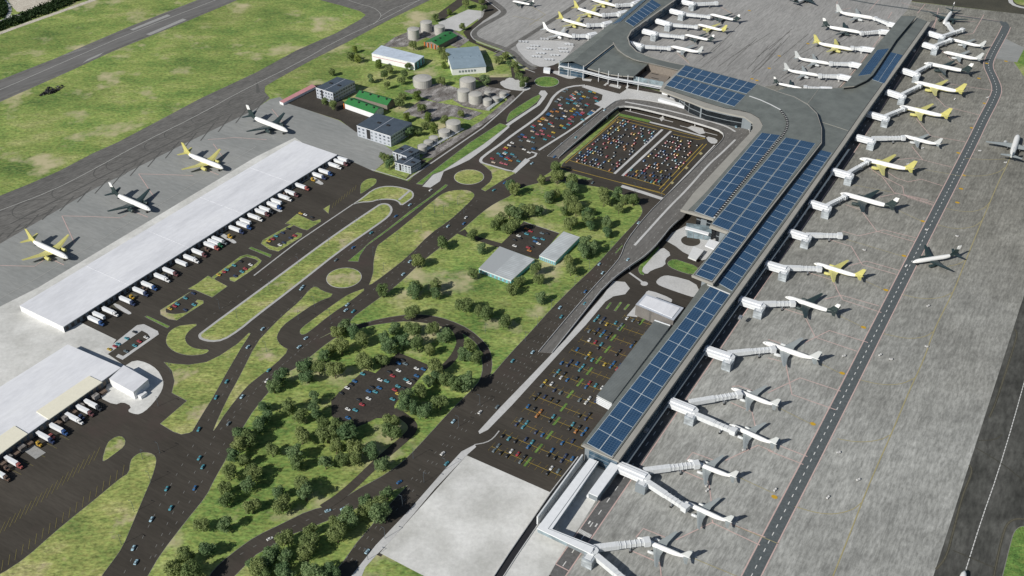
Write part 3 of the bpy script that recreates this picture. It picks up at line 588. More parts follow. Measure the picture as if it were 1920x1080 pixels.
# motorway median
sheet('pavement', [(1150, 527), (1172, 529), (1181, 541), (1172, 552), (1150, 556), (1135, 566), (1098, 610), (1060, 650), (1010, 705), (960, 760), (915, 806), (899, 814), (897, 809), (940, 762), (1000, 700), (1060, 637), (1100, 590), (1130, 555)], .2, M['concrete'])
sheet('pavement', [(890, 834), (865, 847), (830, 885), (767, 957), (705, 1022), (655, 1085), (620, 1150), (650, 1150), (685, 1064), (705, 1042), (730, 1017), (775, 965), (815, 917), (876, 853), (893, 838)], .2, M['concrete'])
ribbon('kerb_strip', [(890, 834), (912, 830), (925, 822), (936, 808)], .9, .21, M['kerb'], 1)
island(t4(2, 1, [(770, 820), (830, 755), (832, 765), (785, 820)]), 0, .2, top=M['lawn'])
for p in ([(700, 155), (735, 108), (750, 112), (715, 160)], [(762, 170), (810, 105), (828, 108), (780, 175)], [(835, 160), (870, 120), (887, 125), (850, 168)]):
    island(t4(2, 2, p), 0, .2, top=M['lawn'])
# yard details
for (x0, y0, x1, y1, w) in ((640, 395, 690, 352, .25),):
    pass
def hatch(p0, p1, n, dx, dy, name='bay_marking', w=.3):
    b = MB()
    for k in range(n):
        t = k / (n - 1); x = p0[0] + (p1[0] - p0[0]) * t; y = p0[1] + (p1[1] - p0[1]) * t
        a, c = W(x, y), W(x + dx, y + dy); d = (c - a).normalized() * w / 2; m = Vector((-d.y, d.x, 0))
        b.add([(a.x + m.x, a.y + m.y, ZM), (a.x - m.x, a.y - m.y, ZM), (c.x - m.x, c.y - m.y, ZM), (c.x + m.x, c.y + m.y, ZM)], [(0, 1, 2, 3)])
    struct(link(name, b.mesh(name, M['worn_yellow'], fixn=False)))
hatch((188, 838), (10, 978), 19, -12, 26); hatch((233, 872), (6, 1050), 19, -3, 20); hatch((668, 347), (626, 380), 9, -3, 10)
hatch((110, 815), (20, 880), 5, 20, 10)
sheet('dock_slab', [(38, 841), (58, 831), (86, 849), (67, 861)], .2, M['patch'])
for (x, y) in ((245, 588), (442, 455), (528, 396), (605, 345)):
    q = [(x - 34, y - 16), (x - 28, y - 20), (x, y - 3), (x + 2, y + 1), (x - 6, y + 2)]
    sheet('dock_slab', q, .2, M['concrete'], 1)
ribbon('dock_slab', [(146, 602), (640, 296)], 3.2, .2, M['patch'], 0)
for k in range(16):
    x = 165 + k * 30 + R.random() * 8; y = 597 - (x - 150) * .625
    sheet('dock_bay', [(x, y), (x + 12, y - 7), (x + 34, y + 5), (x + 22, y + 12)], Z3, M['brown_field'])
sheet('pavement', t4(0, 2, [(1010, 540), (1100, 560), (1180, 610), (1225, 690), (1225, 740), (1200, 800), (1120, 900), (1050, 950), (1000, 945), (955, 925), (990, 890), (920, 855), (860, 880), (740, 820), (800, 760), (800, 680), (930, 590)]), .2, M['pale_concrete'], 1)
# lane dashes
dashes('lane_marking', [t4(0, 3, [(930, 1060), (1250, 450), (1480, 50)]), t4(0, 3, [(1080, 1040), (1350, 500), (1620, 20)]), t4(0, 3, [(1160, 940), (1440, 500), (1700, 60)]),
        [(400, 822), (470, 735), (560, 660), (640, 590), (700, 545), (780, 470), (850, 412), (900, 372)], [(425, 800), (480, 730), (545, 670), (600, 628)], [(710, 556), (800, 478), (860, 428)],
        [(390, 790), (440, 700), (490, 625), (560, 562), (600, 525)], [(665, 470), (720, 425), (780, 380), (815, 352)], [(640, 480), (700, 437), (745, 402)],
        [(450, 1040), (520, 1000), (600, 965), (680, 935)], [(660, 595), (720, 590)], [(690, 606), (765, 596), (840, 607), (885, 628), (912, 660), (914, 690)],
        [(930, 345), (980, 310), (1040, 268)], [(385, 600), (480, 532), (560, 474), (650, 408)]], M['lane_white'], dash=2.4, gap=7, w=.3)
hr = [(655, 1050), (700, 990), (760, 920), (850, 820), (960, 695), (1060, 580), (1150, 480), (1215, 410)]
hrq = line_px(hr, 1)
dashes('lane_marking', [offs(hrq, o) for o in (-4.5, -1, 2.5)] + [offs(hrq, o)[8:] for o in (-8, -11.5)], M['lane_white'], dash=2.2, gap=7.5, w=.3, raw=True)
ribbon('expansion_joint', [(0, 560), (72, 520), (480, 275)], .5, ZM, M['faded_white'], 0)

# ------------------------------------------------------------------ elevated viaduct
def evenly(q, n):
    L = [0]
    for a, b in zip(q, q[1:]): L.append(L[-1] + (b - a).length)
    out = []
    for k in range(n):
        s = L[-1] * k / (n - 1); i = 0
        while i < len(q) - 2 and L[i + 1] < s: i += 1
        t = (s - L[i]) / max(1e-6, L[i + 1] - L[i]); out.append(q[i].lerp(q[i + 1], min(1, t)))
    return out
def deck(lp, rp, n, mat_top, th=1.2, name='deck', parent=None, org=Vector((0, 0, 0))):
    l = evenly(chaikin([W(*p) for p in lp], 1, False), n); r = evenly(chaikin([W(*p) for p in rp], 1, False), n)
    b = MB()
    vs = l + r + [v - Vector((0, 0, th if v.z > .8 else .1)) for v in l] + [v - Vector((0, 0, th if v.z > .8 else .1)) for v in r]
    for i in range(n - 1):
        b.add([vs[i], vs[i + 1], vs[n + i + 1], vs[n + i]], [(0, 1, 2, 3)], 0)
        b.add([vs[i], vs[i + 1], vs[2 * n + i + 1], vs[2 * n + i]], [(0, 1, 2, 3)], 1)
        b.add([vs[n + i], vs[n + i + 1], vs[3 * n + i + 1], vs[3 * n + i]], [(0, 1, 2, 3)], 1)
        b.add([vs[2 * n + i], vs[2 * n + i + 1], vs[3 * n + i + 1], vs[3 * n + i]], [(0, 1, 2, 3)], 1)
    b.part(name, [mat_top, M['concrete']], parent, origin=org)
    return l, r
def rail(q, parent, org, name='parapet', hh=.9, w=.35, mat=None):
    a, c = offs(q, w / 2), offs(q, -w / 2); n = len(q); b = MB()
    for i in range(n - 1):
        vs = [a[i], a[i + 1], c[i + 1], c[i]]; b.add([v + Vector((0, 0, .02)) for v in vs] + [v + Vector((0, 0, hh)) for v in vs],
            [(4, 5, 6, 7), (0, 1, 5, 4), (1, 2, 6, 5), (2, 3, 7, 6), (3, 0, 4, 7)])
    b.part(name, mat or M['concrete'], parent, origin=org)
VO = W(1260, 220)
via = empty('road_viaduct', VO, 'long grey elevated road curving round the middle car park to the terminal hall', 'viaduct')
HV = 6.5
L1 = [(1047, 297, .3), (1060, 284, 1.2), (1102, 248, 4.5), (1135, 219, HV), (1152, 205, HV), (1162, 199, HV), (1185, 200, HV), (1235, 212, HV), (1285, 225, HV), (1335, 240, HV), (1353, 247, HV), (1359, 256, HV), (1350, 268, HV), (1257, 360, HV), (1245, 371, HV), (1210, 406, HV), (1172, 455, 6), (1165, 480, 5.4), (1145, 505, 4.6), (1112, 540, 3.2), (1060, 600, 1.6), (1010, 660, .3)]
R1 = [(1027, 293, .3), (1060, 264, 1.2), (1093, 238, 4.5), (1127, 210, HV), (1142, 198, HV), (1157, 188, HV), (1185, 185, HV), (1235, 192, HV), (1310, 210, HV), (1372, 225, HV), (1400, 238, HV), (1409, 250, HV), (1395, 268, HV), (1300, 372, HV), (1287, 402, HV), (1260, 422, HV), (1235, 455, 6), (1210, 480, 5.6), (1185, 496, 5), (1137, 532, 3.4), (1090, 592, 1.6), (1035, 662, .3)]
dl, dr = deck(L1, R1, 90, M['viaduct_deck'], parent=via, org=VO)
rail(dl, via, VO); rail(dr[:40], via, VO); rail(dr[62:], via, VO)
for q in ([(1172, 191, HV), (1247, 205, HV), (1330, 227, HV), (1363, 237, HV), (1379, 247, HV)], [(1379, 262, HV), (1348, 292, HV), (1330, 307, HV), (1287, 357, HV), (1255, 388, HV), (1210, 438, 6.3), (1190, 460, 5.8)]):
    l = chaikin([W(*p) for p in q], 2, False); rail(l, via, VO, 'median', .22, 2.2, M['concrete'])
b = MB()
for (x, y) in ((1195, 453), (1330, 306)):
    pass
npil = 0
for i in list(range(14, 56, 5)) + list(range(56, 74, 4)):
    for t in (.2, .8):
        p = dl[i].lerp(dr[i], t)
        if p.z > 3: MB().tube([(0, p.x, p.y, .7, .7), (p.z - 1.1, p.x, p.y, .7, .7)], 8, axis='z').part('pillar', M['concrete'], via, origin=VO)
dq = [[dl[i].lerp(dr[i], t) for i in range(2, 86)] for t in (.25, .75)]
bb = dashes('lane_marking', dq, M['faded_white'], z=.06, dash=2.4, gap=7, w=.3, raw=True)

# ------------------------------------------------------------------ buildings
def wallpoly(P): return P
def building(name, pts, h, label, cat, roof, wall, eave=0.0, th=.5, group=None, rname='roof', fascia=None, base=0.0):
    q = poly(pts, h)
    org = sum((Vector((v.x, v.y, 0)) for v in q), Vector()) / len(q)
    root = empty(name, org, label, cat, group)
    w = inset(q, eave) if eave else q
    MB().prism(w, base, h - th).part('wall', wall, root, origin=org)
    b = MB(); b.prism(q if eave else inset(q, -.15), h - th, h, 1, 0, bottom=True)
    b.part(rname, [roof, fascia or wall], root, origin=org)
    return root, org, q
def windows(root, org, a, c, z0, z1, n, mat, name='window', w=.7, out=.06):
    """n separate window meshes in the wall between world points a and c (left to right seen from outside)"""
    d = (c - a); L = d.xy.length; d = Vector((d.x, d.y, 0)).normalized(); nn = Vector((d.y, -d.x, 0))
    s = L / n
    for k in range(n):
        p = a + d * (s * (k + .5 - w / 2)) + nn * out; q = p + d * s * w
        b = MB(); r = nn * -.2
        b.add([(p.x, p.y, z0), (q.x, q.y, z0), (q.x, q.y, z1), (p.x, p.y, z1), (p.x + r.x, p.y + r.y, z0), (q.x + r.x, q.y + r.y, z0), (q.x + r.x, q.y + r.y, z1), (p.x + r.x, p.y + r.y, z1)],
              [(0, 1, 2, 3), (0, 4, 5, 1), (3, 2, 6, 7), (0, 3, 7, 4), (1, 5, 6, 2)])
        b.part(name, mat, root, origin=org)
def lbox(root, org, name, c, sx, sy, z0, z1, mat, rz=UA):
    b = MB(); b.box(-sx / 2, -sy / 2, z0, sx / 2, sy / 2, z1, M=Matrix.Translation((c.x, c.y, 0)) @ Matrix.Rotation(rz, 4, 'Z'))
    return b.part(name, mat, root, origin=org)
# cargo warehouses
r, o, q = building('cargo_warehouse', [(37, 573), (118.5, 612.5), (632, 290), (553, 263)], 6, 'long white flat roofed cargo warehouse beside the four parked freighter jets', 'warehouse', M['roof_white'], M['slate_wall'], fascia=M['wall_white'])
Aw, Bw = W(118.5, 612.5, 0), W(632, 290, 0); Aw, Bw = W(118.5, 612.5, 6), W(632, 290, 6)
windows(r, o, Vector((Aw.x, Aw.y, 0)), Vector((Bw.x, Bw.y, 0)), 1.0, 4.4, 60, M['dark'], 'dock_door', .5)
Cw, Dw = W(37, 573, 6), W(118.5, 612.5, 6)
b = MB(); d = (Dw - Cw).normalized(); n_ = Vector((d.y, -d.x, 0)) * .12
b.add([Cw + n_ - Vector((0, 0, 6)), Dw + n_ - Vector((0, 0, 6)), Dw + n_ - Vector((0, 0, .6)), Cw + n_ - Vector((0, 0, .6))], [(0, 1, 2, 3)]); b.part('gable_wall', M['wall_white'], r, origin=o)
for k in range(1, 5):
    b = MB(); a0 = W(37, 573, 6).lerp(W(553, 263, 6), k / 5); a1 = W(118.5, 612.5, 6).lerp(W(632, 290, 6), k / 5)
    n2 = (a1 - a0).normalized(); n3 = Vector((-n2.y, n2.x, 0)) * .15
    b.prism([a0 + n3, a0 - n3, a1 - n3, a1 + n3], 6.0, 6.12); b.part('roof_seam', M['roof_white'], r, origin=o)
r, o, q = building('cargo_warehouse', [(127, 646), (226, 689), (-60, 893), (-170, 832)], 6.5, 'white warehouse with two cream loading canopies at the left edge', 'warehouse', M['roof_white'], M['slate_wall'], fascia=M['wall_white'])
Aw, Bw = W(-60, 893, 6.5), W(226, 689, 6.5)
windows(r, o, Vector((Aw.x, Aw.y, 0)), Vector((Bw.x, Bw.y, 0)), 1.0, 4.8, 28, M['tan_wall'], 'dock_door', .55)
for p in ([(167, 705), (190.5, 716.5), (92, 785.5), (69, 771)], [(27, 799), (51, 813.5), (-40, 880), (-65, 863)]):
    qq = poly(p, 7.2); qq = inset(qq, -.3); b = MB(); b.prism(qq, 6.55, 7.2, bottom=True); b.part('canopy', M['cream'], r, origin=o)
    a0, a1 = W(p[1][0], p[1][1], 7), W(p[2][0], p[2][1], 7)
    for k in range(7):
        pp = a1.lerp(a0, (k + .5) / 7); dd = Vector((math.cos(VA), math.sin(VA), 0)) * 3.2; pp = pp + dd
        lbox(r, o, 'loading_dock', pp, 5, 4.5, .2, 3.6 if k % 2 else 2.2, M['rubble_concrete'] if k % 2 else M['wood_floor'])
r, o, q = building('office_block', [(205, 710), (232, 685), (277.5, 711), (250, 735)], 7.5, 'small plain white cube building on a rounded pale pavement island', 'building', M['roof_white'], M['wall_white'], th=.3)
lbox(r, o, 'porch', W(267, 743, 0), 6, 5, 0, 3, M['wall_white'])
# park pavilions
for p, l in (([(937, 462), (1002, 486), (958, 526), (898, 503)], 'larger grey roofed pavilion with cyan walls in the park'), ([(1057, 434), (1087, 444.5), (1041.5, 490), (1011.5, 479)], 'smaller narrow grey roofed pavilion with cyan walls in the park')):
    r, o, q = building('park_pavilion', p, 4.5, l, 'pavilion', M['metal_sheet_roof'], M['cyan'], group='pavilions in the park', th=1.0, fascia=M['concrete_white'])
    a0, a1 = W(p[3][0], p[3][1], 4.5), W(p[2][0], p[2][1], 4.5); windows(r, o, Vector((a0.x, a0.y, 0)), Vector((a1.x, a1.y, 0)), .6, 3.0, 8, M['window_dark'])
# office blocks with window bands
def office(pts, h, label, fl, n1, n2):
    r, o, q = building('office_block', pts, h, label, 'building', M['roof_dark'], M['wall_grey'], th=.5, fascia=M['wall_white'])
    P = [W(x, y, h) for x, y in pts]  # left, top, right, front
    for (a, c, n, wm) in ((P[0], P[3], n1, .45), (P[3], P[2], n2, .75)):
        a0, c0 = Vector((a.x, a.y, 0)), Vector((c.x, c.y, 0))
        for k in range(fl):
            z = 1.2 + k * (h - 1.2) / fl; windows(r, o, a0, c0, z, z + 1.7, n, M['window_dark'], 'window', wm)
    a0, c0 = Vector((P[0].x, P[0].y, 0)), Vector((P[3].x, P[3].y, 0))
    windows(r, o, a0.lerp(c0, .28), a0.lerp(c0, .40), 1, h - 1, 1, M['dark'], 'stair_window', .9, .1)
    c = sum(P, Vector()) / 4
    for s in (-1, 1): lbox(r, o, 'roof_hatch', c + Vector((math.cos(VA), math.sin(VA), 0)) * 6 * s, 3, 4, h - .05, h + .6, M['dark'])
    b = MB(); m0, m1 = (P[0] + P[3]) / 2, (P[1] + P[2]) / 2; d = (m1 - m0).normalized() * .3; m = Vector((-d.y, d.x, 0)); b.prism([m0 + m, m0 - m, m1 - m, m1 + m], h + .01, h + .15); b.part('roof_seam', M['wall_grey'], r, origin=o)
office([(592, 164), (632, 144), (665, 152), (624, 174)], 13, 'three storey grey office block with dark roof beside the pink shed', 3, 6, 9)
office([(669, 235), (705, 212), (772, 230), (732, 255)], 13, 'largest white office block with dark roof at the end of the cargo apron', 3, 8, 9)
office([(736, 284), (760, 271), (786, 281), (762, 293)], 11, 'small white office block with dark roof, rear one of the adjoining pair', 3, 5, 5)
office([(740, 304), (762, 290), (789, 301), (770, 312)], 9, 'small white office block with dark roof, front one of the adjoining pair', 3, 5, 5)
# gabled sheds
def shed(name, p1, p2, w, he, hr_, label, roof, wall, post=None, door=None):
    a, c = W(p1[0], p1[1], he), W(p2[0], p2[1], he)
    d = Vector(((c - a).x, (c - a).y, 0)).normalized(); n = Vector((-d.y, d.x, 0))
    if n.y < 0: n = -n
    org = (a + c) / 2 + n * w / 2; org.z = 0
    root = empty(name, org, label, 'shed')
    e = d * .6
    A, B, C, D = a, c, c + n * w, a + n * w
    r1, r2 = a + n * w / 2, c + n * w / 2; r1.z = r2.z = hr_
    b = MB(); g0 = lambda v: Vector((v.x, v.y, 0))
    iA, iB, iC, iD = A + e + n * .5, B - e + n * .5, C - e - n * .5, D + e - n * .5
    b.add([g0(iA), g0(iB), g0(iC), g0(iD), iA, iB, iC, iD, r1 + e - Vector((0, 0, .3)), r2 - e - Vector((0, 0, .3))],
          [(0, 1, 5, 4), (1, 2, 6, 9, 5), (2, 3, 7, 6), (3, 0, 4, 8, 7)])
    b.part('wall', wall, root, origin=org)
    t = Vector((0, 0, .35)); b = MB()
    b.add([A, B, r2, r1, C, D, A + t, B + t, r2 + t, r1 + t, C + t, D + t], [(6, 7, 8, 9), (9, 8, 10, 11), (0, 1, 7, 6), (1, 2, 8, 7), (2, 4, 10, 8), (3, 0, 6, 9), (5, 3, 9, 11), (4, 5, 11, 10), (0, 3, 2, 1), (3, 5, 4, 2)])
    b.part('roof', roof, root, origin=org)
    for k in range(4):
        p = r1.lerp(r2, (k + .5) / 4) - n * 2; lbox(root, org, 'roof_vent', p, 1.6, 1.6, hr_ - .4, hr_ + .9, M['dark'] if roof == M['roof_green'] else M['roof_blue'], math.atan2(d.y, d.x))
    if post:
        for k in range(5): p = a.lerp(a + n * w, k / 4); lbox(root, org, 'post', p + e * -.3, 1.1, 1.1, 0, he, M['orange'], math.atan2(d.y, d.x))
    if door:
        windows(root, org, g0(a), g0(c), .3, he * .8, door[0], door[1], 'door', .8, .1)
    return root, org, a, c, d, n
shed('green_shed', (645, 194), (701, 213.5), 17, 6.5, 10, 'front green roofed shed with white wall between the two large office blocks', M['roof_green'], M['wall_white'], post=True)
shed('green_shed', (666, 181), (726, 198), 17, 6.5, 10.5, 'rear green roofed shed adjoining the front one', M['roof_green'], M['tan_wall'])
shed('green_shed', (822, 86), (858, 67), 22, 6, 9, 'green roofed shed with orange posts below the three upper tanks', M['roof_green'], M['tan_wall'], post=True)
rt, og, a, c, d, n = shed('hangar', (847, 130), (912, 125), 62, 8, 9.5, 'big blue grey roofed hangar with white gable near the upper roundabout', M['roof_blue'], M['wall_white'])
windows(rt, og, Vector((a.x, a.y, 0)).lerp(Vector((c.x, c.y, 0)), .18), Vector((a.x, a.y, 0)).lerp(Vector((c.x, c.y, 0)), .7), 3.2, 5.6, 6, M['window_dark'], 'window', .5, .0)
r, o, q = building('workshop', [(697, 100), (715, 85), (795, 105), (777, 118)], 9.5, 'long white workshop with pale blue roof and cyan end doors', 'building', M['pale_blue_roof'], M['wall_white'], th=.6)
P2, P3 = W(777, 118, 9.5), W(795, 105, 9.5); windows(r, o, Vector((P2.x, P2.y, 0)), Vector((P3.x, P3.y, 0)), .3, 8.2, 3, M['slate_wall'], 'door', .6)
windows(r, o, Vector((P2.x, P2.y, 0)), Vector((P3.x, P3.y, 0)), .1, 8.6, 1, M['cyan'], 'door_frame', .98, .02)
P0 = W(697, 100, 9.5); windows(r, o, Vector((P0.x, P0.y, 0)), Vector((P2.x, P2.y, 0)), 5.5, 6.2, 1, M['pink'], 'stripe', .96, .04)
r, o, q = building('pink_shed', [(524, 190), (531, 193), (592, 162), (585, 158)], 3.2, 'long low pink roofed shed at the corner of the cargo apron', 'shed', M['pink'], M['wall_white'])
r, o, q = building('terminal_annex', [(1192, 571), (1210, 551), (1281.5, 577), (1262.5, 601)], 11, 'white roofed brown clad block beside the plaza and pier', 'building', M['wall_grey'], M['clad_wall'], th=1.2)
MB().prism(inset(q, 2.2), 11.02, 11.5).part('roof_membrane', M['roof_white'], r, origin=o)
r, o, q = building('covered_hall', [(1227, 601), (1256.5, 611), (1147.5, 756), (1119, 741)], 9, 'long corrugated grey roofed hall between car park and solar pier', 'building', M['corrugated'], M['louvre'], eave=.8, th=.8, fascia=M['louvre'])
b = MB(); a0, a1 = W(1119, 741, 9), W(1147.5, 756, 9)
for k in range(4): 
    dd = (a1 - a0).normalized(); nn = Vector((-dd.y, dd.x, 0)); nn = -nn if nn.y > 0 else nn
    z = 1.5 + k * 1.7; p = [a0 + nn * .3, a1 + nn * .3, a1 - nn * .4, a0 - nn * .4]; b.prism(ccw([v.copy() for v in p]), z, z + .7, bottom=True)
b.part('louvre', M['bridge_white'], r, origin=o)
b = MB(); e0, e1 = W(1227, 601, 9), W(1256.5, 611, 9); dd = (e1 - e0).normalized(); nn = Vector((-dd.y, dd.x, 0)); b.prism(ccw([e0 + nn * .7, e1 + nn * .7, e1 - nn * .2, e0 - nn * .2]), 9.0, 9.5); b.part('ridge_cap', M['bridge_white'], r, origin=o)
# storage tanks
tanks = [(775, 56, 11, 15, 'left of the three upper tanks above the workshop'), (799, 43, 11, 15, 'middle and farthest of the three upper tanks'), (824, 51, 10, 12, 'right of the three upper tanks above the green shed'),
         (792, 148, 16, 11, 'squat wide storage tank standing alone on the concrete yard'), (877, 151, 13.5, 13, 'wide tank behind the tank cluster near the hangar'), (869, 171, 10, 14, 'tall left tank of the cluster by the kerb'), (891, 178, 11, 12, 'second tank of the cluster, right of the tall one'),
         (914, 174, 5.5, 7, 'small tank at the back left of the small tank group'), (914, 188, 7, 8, 'small tank at the front left of the small tank group'), (930, 185, 6, 7, 'small tank in the middle of the small tank group'), (943, 176, 6, 6, 'small tank at the right end of the small tank group'),
         (850, 231, 11.5, 12, 'largest tank at the right end of the tank row behind the road'), (833, 247, 9, 8, 'second tank from the right in the row behind the road'), (813, 259, 7, 7, 'third tank from the right in the row behind the road'), (803, 267, 7, 7, 'fourth tank from the right in the row behind the road'), (792, 275, 7, 9, 'leftmost tank of the row beside the paired offices')]
for (x, y, rr, hh, l) in tanks:
    rr *= .68; hh *= .85
    c = W(x, y - 2, hh); rt = empty('storage_tank', (c.x, c.y, 0), 'grey ' + l, 'tank', 'grey storage tanks')
    b = MB(); b.tube([(0, 0, 0, rr, rr), (hh - .3, 0, 0, rr, rr)], 28, axis='z'); b.part('shell', M['tank'], rt, smooth=False)
    b = MB(); b.tube([(hh - .3, 0, 0, rr + .15, rr + .15), (hh, 0, 0, rr + .15, rr + .15), (hh + rr * .1, 0, 0, rr * .5, rr * .5), (hh + rr * .13, 0, 0, .2, .2)], 28, axis='z'); b.part('roof', M['tank'], rt)
    b = MB(); b.box(-rr - .6, -.35, 0, -rr, .35, hh + .6); b.part('ladder', M['steel'], rt)
# pipe racks in the tank rows
for (pa, pb, l) in (((797, 284), (868, 243), 'white pipe rack along the tank row behind the road'), ((915, 207), (953, 178), 'white pipe rack beside the small tank group')):
    q = line_px([pa, pb]); rt = empty('pipe_rack', (q[0].x, q[0].y, 0), l, 'pipes')
    for off_ in (-1.5, 0, 1.5):
        qq = offs(q, off_); b = MB(); a2, c2 = offs(qq, .3), offs(qq, -.3); b.prism(a2 + c2[::-1], 1.2, 1.8, bottom=True); b.part('pipe', M['bridge_white'], rt, origin=q[0])
    b = MB()
    for p in resample(q, 6): b.box(-2, -.15, .05, 2, .15, 1.2, M=Matrix.Translation((p.x, p.y, 0)) @ Matrix.Rotation(math.atan2((q[1] - q[0]).y, (q[1] - q[0]).x) + PI / 2, 4, 'Z'))
    b.part('trestle', M['steel'], rt, origin=q[0])

# ------------------------------------------------------------------ terminal
def panels(root, org, quad, rows, cols, h, gap=.8, hs=None, mat=None):
    """quad: bottom-left, bottom-right, top-right, top-left"""
    hs = hs or (h, h, h, h)
    P = [W(quad[i][0], quad[i][1], hs[i]) for i in range(4)]
    f = lambda u, v: P[0].lerp(P[1], u).lerp(P[3].lerp(P[2], u), v)
    b = MB(); b.prism(ccw([v + Vector((0, 0, .12)) for v in P]), [v.z for v in ccw([v.copy() for v in P])], None); b.part('panel_frame', M['frame'], root, origin=org)
    for r_ in range(rows):
        for c_ in range(cols):
            u0, u1, v0, v1 = c_ / cols, (c_ + 1) / cols, r_ / rows, (r_ + 1) / rows
            q = [f(u0, v0), f(u1, v0), f(u1, v1), f(u0, v1)]
            c = sum(q, Vector()) / 4; L1_ = (q[1] - q[0]).length; L2_ = (q[3] - q[0]).length
            q = [Vector((c.x + (v.x - c.x), c.y + (v.y - c.y), v.z)) for v in q]
            su, sv = 1 - gap / L1_, 1 - gap / L2_
            uu = lambda s, t: c + (f((u0 + u1) / 2 + (u1 - u0) / 2 * s * su, (v0 + v1) / 2 + (v1 - v0) / 2 * t * sv) - f((u0 + u1) / 2, (v0 + v1) / 2))
            q = ccw([uu(-1, -1), uu(1, -1), uu(1, 1), uu(-1, 1)])
            b = MB(); b.prism([v + Vector((0, 0, .35)) for v in q], [v.z + .14 for v in q], None)
            b.part('solar_panel', mat or M['solar'], root, origin=org)
def slab(root, org, pts, h, th, top, side, name='roof', sm=0):
    q = poly(pts, h, sm); b = MB(); b.prism(q, [v.z - th for v in q], None, 1, 0, bottom=True)
    b.part(name, [top, side], root, origin=org); return q
def strip(root, org, pts, w, z, mat, name='roof_edge', th=.12, off=0):
    q = [W(p[0], p[1], p[2]) for p in pts] if len(pts[0]) > 2 else [W(p[0], p[1], z) for p in pts]
    if off: q = offs(q, off)
    a, c = offs(q, w / 2), offs(q, -w / 2); b = MB(); n = len(q)
    for i in range(n - 1):
        vs = [a[i], a[i + 1], c[i + 1], c[i]]; b.add([v + Vector((0, 0, .02)) for v in vs] + [v + Vector((0, 0, th)) for v in vs], [(4, 5, 6, 7), (0, 1, 5, 4), (1, 2, 6, 5), (2, 3, 7, 6), (3, 0, 4, 7)])
    b.part(name, mat, root, origin=org)
HL, HU = 15.0, 20.0
TO = W(1330, 600); TO.z = 0
T1 = empty('pier_terminal', TO, 'long grey pier terminal with solar roof running along the right hand gates', 'terminal')
PE = [(1160, 865), (1350, 600), (1480, 420), (1585, 270), (1647, 180), (1690, 120), (1745, 42), (1720, 33), (1680, 76), (1650, 123), (1625, 151), (1602, 162), (1560, 166), (1515, 166), (1475, 164), (1440, 176), (1505, 235), (1520, 262), (1430, 395), (1325, 530), (1316, 535), (1270, 600), (1090, 834)]
q = slab(T1, TO, PE, HL, 1.3, M['terminal_grey'], M['terminal_tan'])
MB().prism(inset(q, 2.0), 0, HL - 1.3).part('glass_wall', M['terminal_glass'], T1, origin=TO)
RE = [(1160, 865), (1350, 600), (1480, 420), (1585, 270), (1620, 218), (1647, 180), (1690, 120), (1745, 42)]
strip(T1, TO, RE, 4.0, HL, M['terminal_tan'], off=2.2, th=.3)
strip(T1, TO, RE, .5, HL, M['dark'], 'gutter', off=4.6, th=.2)
strip(T1, TO, [(1092, 835), (1160, 864)], 2, HL, M['terminal_tan'], off=1.2)
# lower storey band and canopy units along the pier
strip(T1, TO, [(1170, 872), (1356, 608), (1486, 428), (1590, 280)], 2.0, 8, M['slate_wall'], 'gate_ledge', th=.5, off=-1)
for (x, y) in ((1212, 808), (1298, 673), (1388, 596), (1398, 535), (1448, 468), (1493, 405), (1537, 343), (1583, 274), (1714, 96)):
    c = W(x, y, 8); lbox(T1, TO, 'rooftop_unit', c, 4, 2.5, 7.5, 9.5, M['steel'])
panels(T1, TO, [(1100, 831), (1147, 857), (1368, 553), (1331, 537)], 13, 2, HL + .05)
panels(T1, TO, [(1345, 530), (1373, 546), (1560, 287), (1538, 281)], 24, 1, HL + .05)
strip(T1, TO, [(1326, 534), (1369, 552)], .9, HL, M['concrete_white'], 'parapet', th=.5)
NL = [(1580, 163), (1690, 30), (1718, 30), (1680, 75), (1650, 121), (1637, 140), (1625, 150), (1602, 161)]
q = slab(T1, TO, NL, 19, 1.2, M['terminal_grey'], M['terminal_tan'], 'upper_roof')
MB().prism(inset(q, 1.2), HL - .5, 17.8).part('clerestory', M['dark'], T1, origin=TO)
MB().prism(inset(q, 1.5), 0, HL - .6).part('west_glass_wall', M['terminal_glass'], T1, origin=TO)
panels(T1, TO, [(1608, 143), (1632, 139), (1667, 91), (1645, 94)], 12, 1, 19.05, .5)
panels(T1, TO, [(1635, 149), (1658, 157), (1693, 104), (1670, 98)], 7, 2, HL + .05, .5)
strip(T1, TO, [(1538, 228), (1590, 245)], .5, HL, M['terminal_tan'], 'roof_seam', th=.25); strip(T1, TO, [(1513, 196), (1535, 167)], .5, HL, M['terminal_tan'], 'roof_seam', th=.25)
# near end: glass gable, white galleries
lbox(T1, TO, 'end_glazing', W(1126, 852, 8), 4, 22, 0, 11, M['pale_glass'])
def boxline(root, org, pts, w, z0, z1, mat, name, sm=0):
    q = [W(p[0], p[1], z1) for p in pts]
    a, c = offs(q, w / 2), offs(q, -w / 2)
    if len(q) > 2:
        for i in range(1, len(q) - 1):
            e1 = (q[i] - q[i - 1]).xy.normalized(); e2 = (q[i + 1] - q[i]).xy.normalized(); k = max(.5, math.cos(e1.angle(e2) / 2))
            a[i] = q[i] + (a[i] - q[i]) / k; c[i] = q[i] + (c[i] - q[i]) / k
    b = MB(); b.prism(ccw(a + c[::-1]), z0, z1, bottom=True); return b.part(name, mat, root, origin=org)
GO = W(1060, 950); GO.z = 0
G = empty('passenger_gallery', GO, 'white elevated L shaped walkway leaving the near end of the pier', 'walkway')
GP = [(1114, 862), (1021, 991), (1112, 1031)]
boxline(G, GO, GP, 6.4, 4.2, 8.0, M['pale_glass'], 'glazed_side'); boxline(G, GO, GP, 6.9, 8.02, 8.8, M['bridge_white'], 'roof')
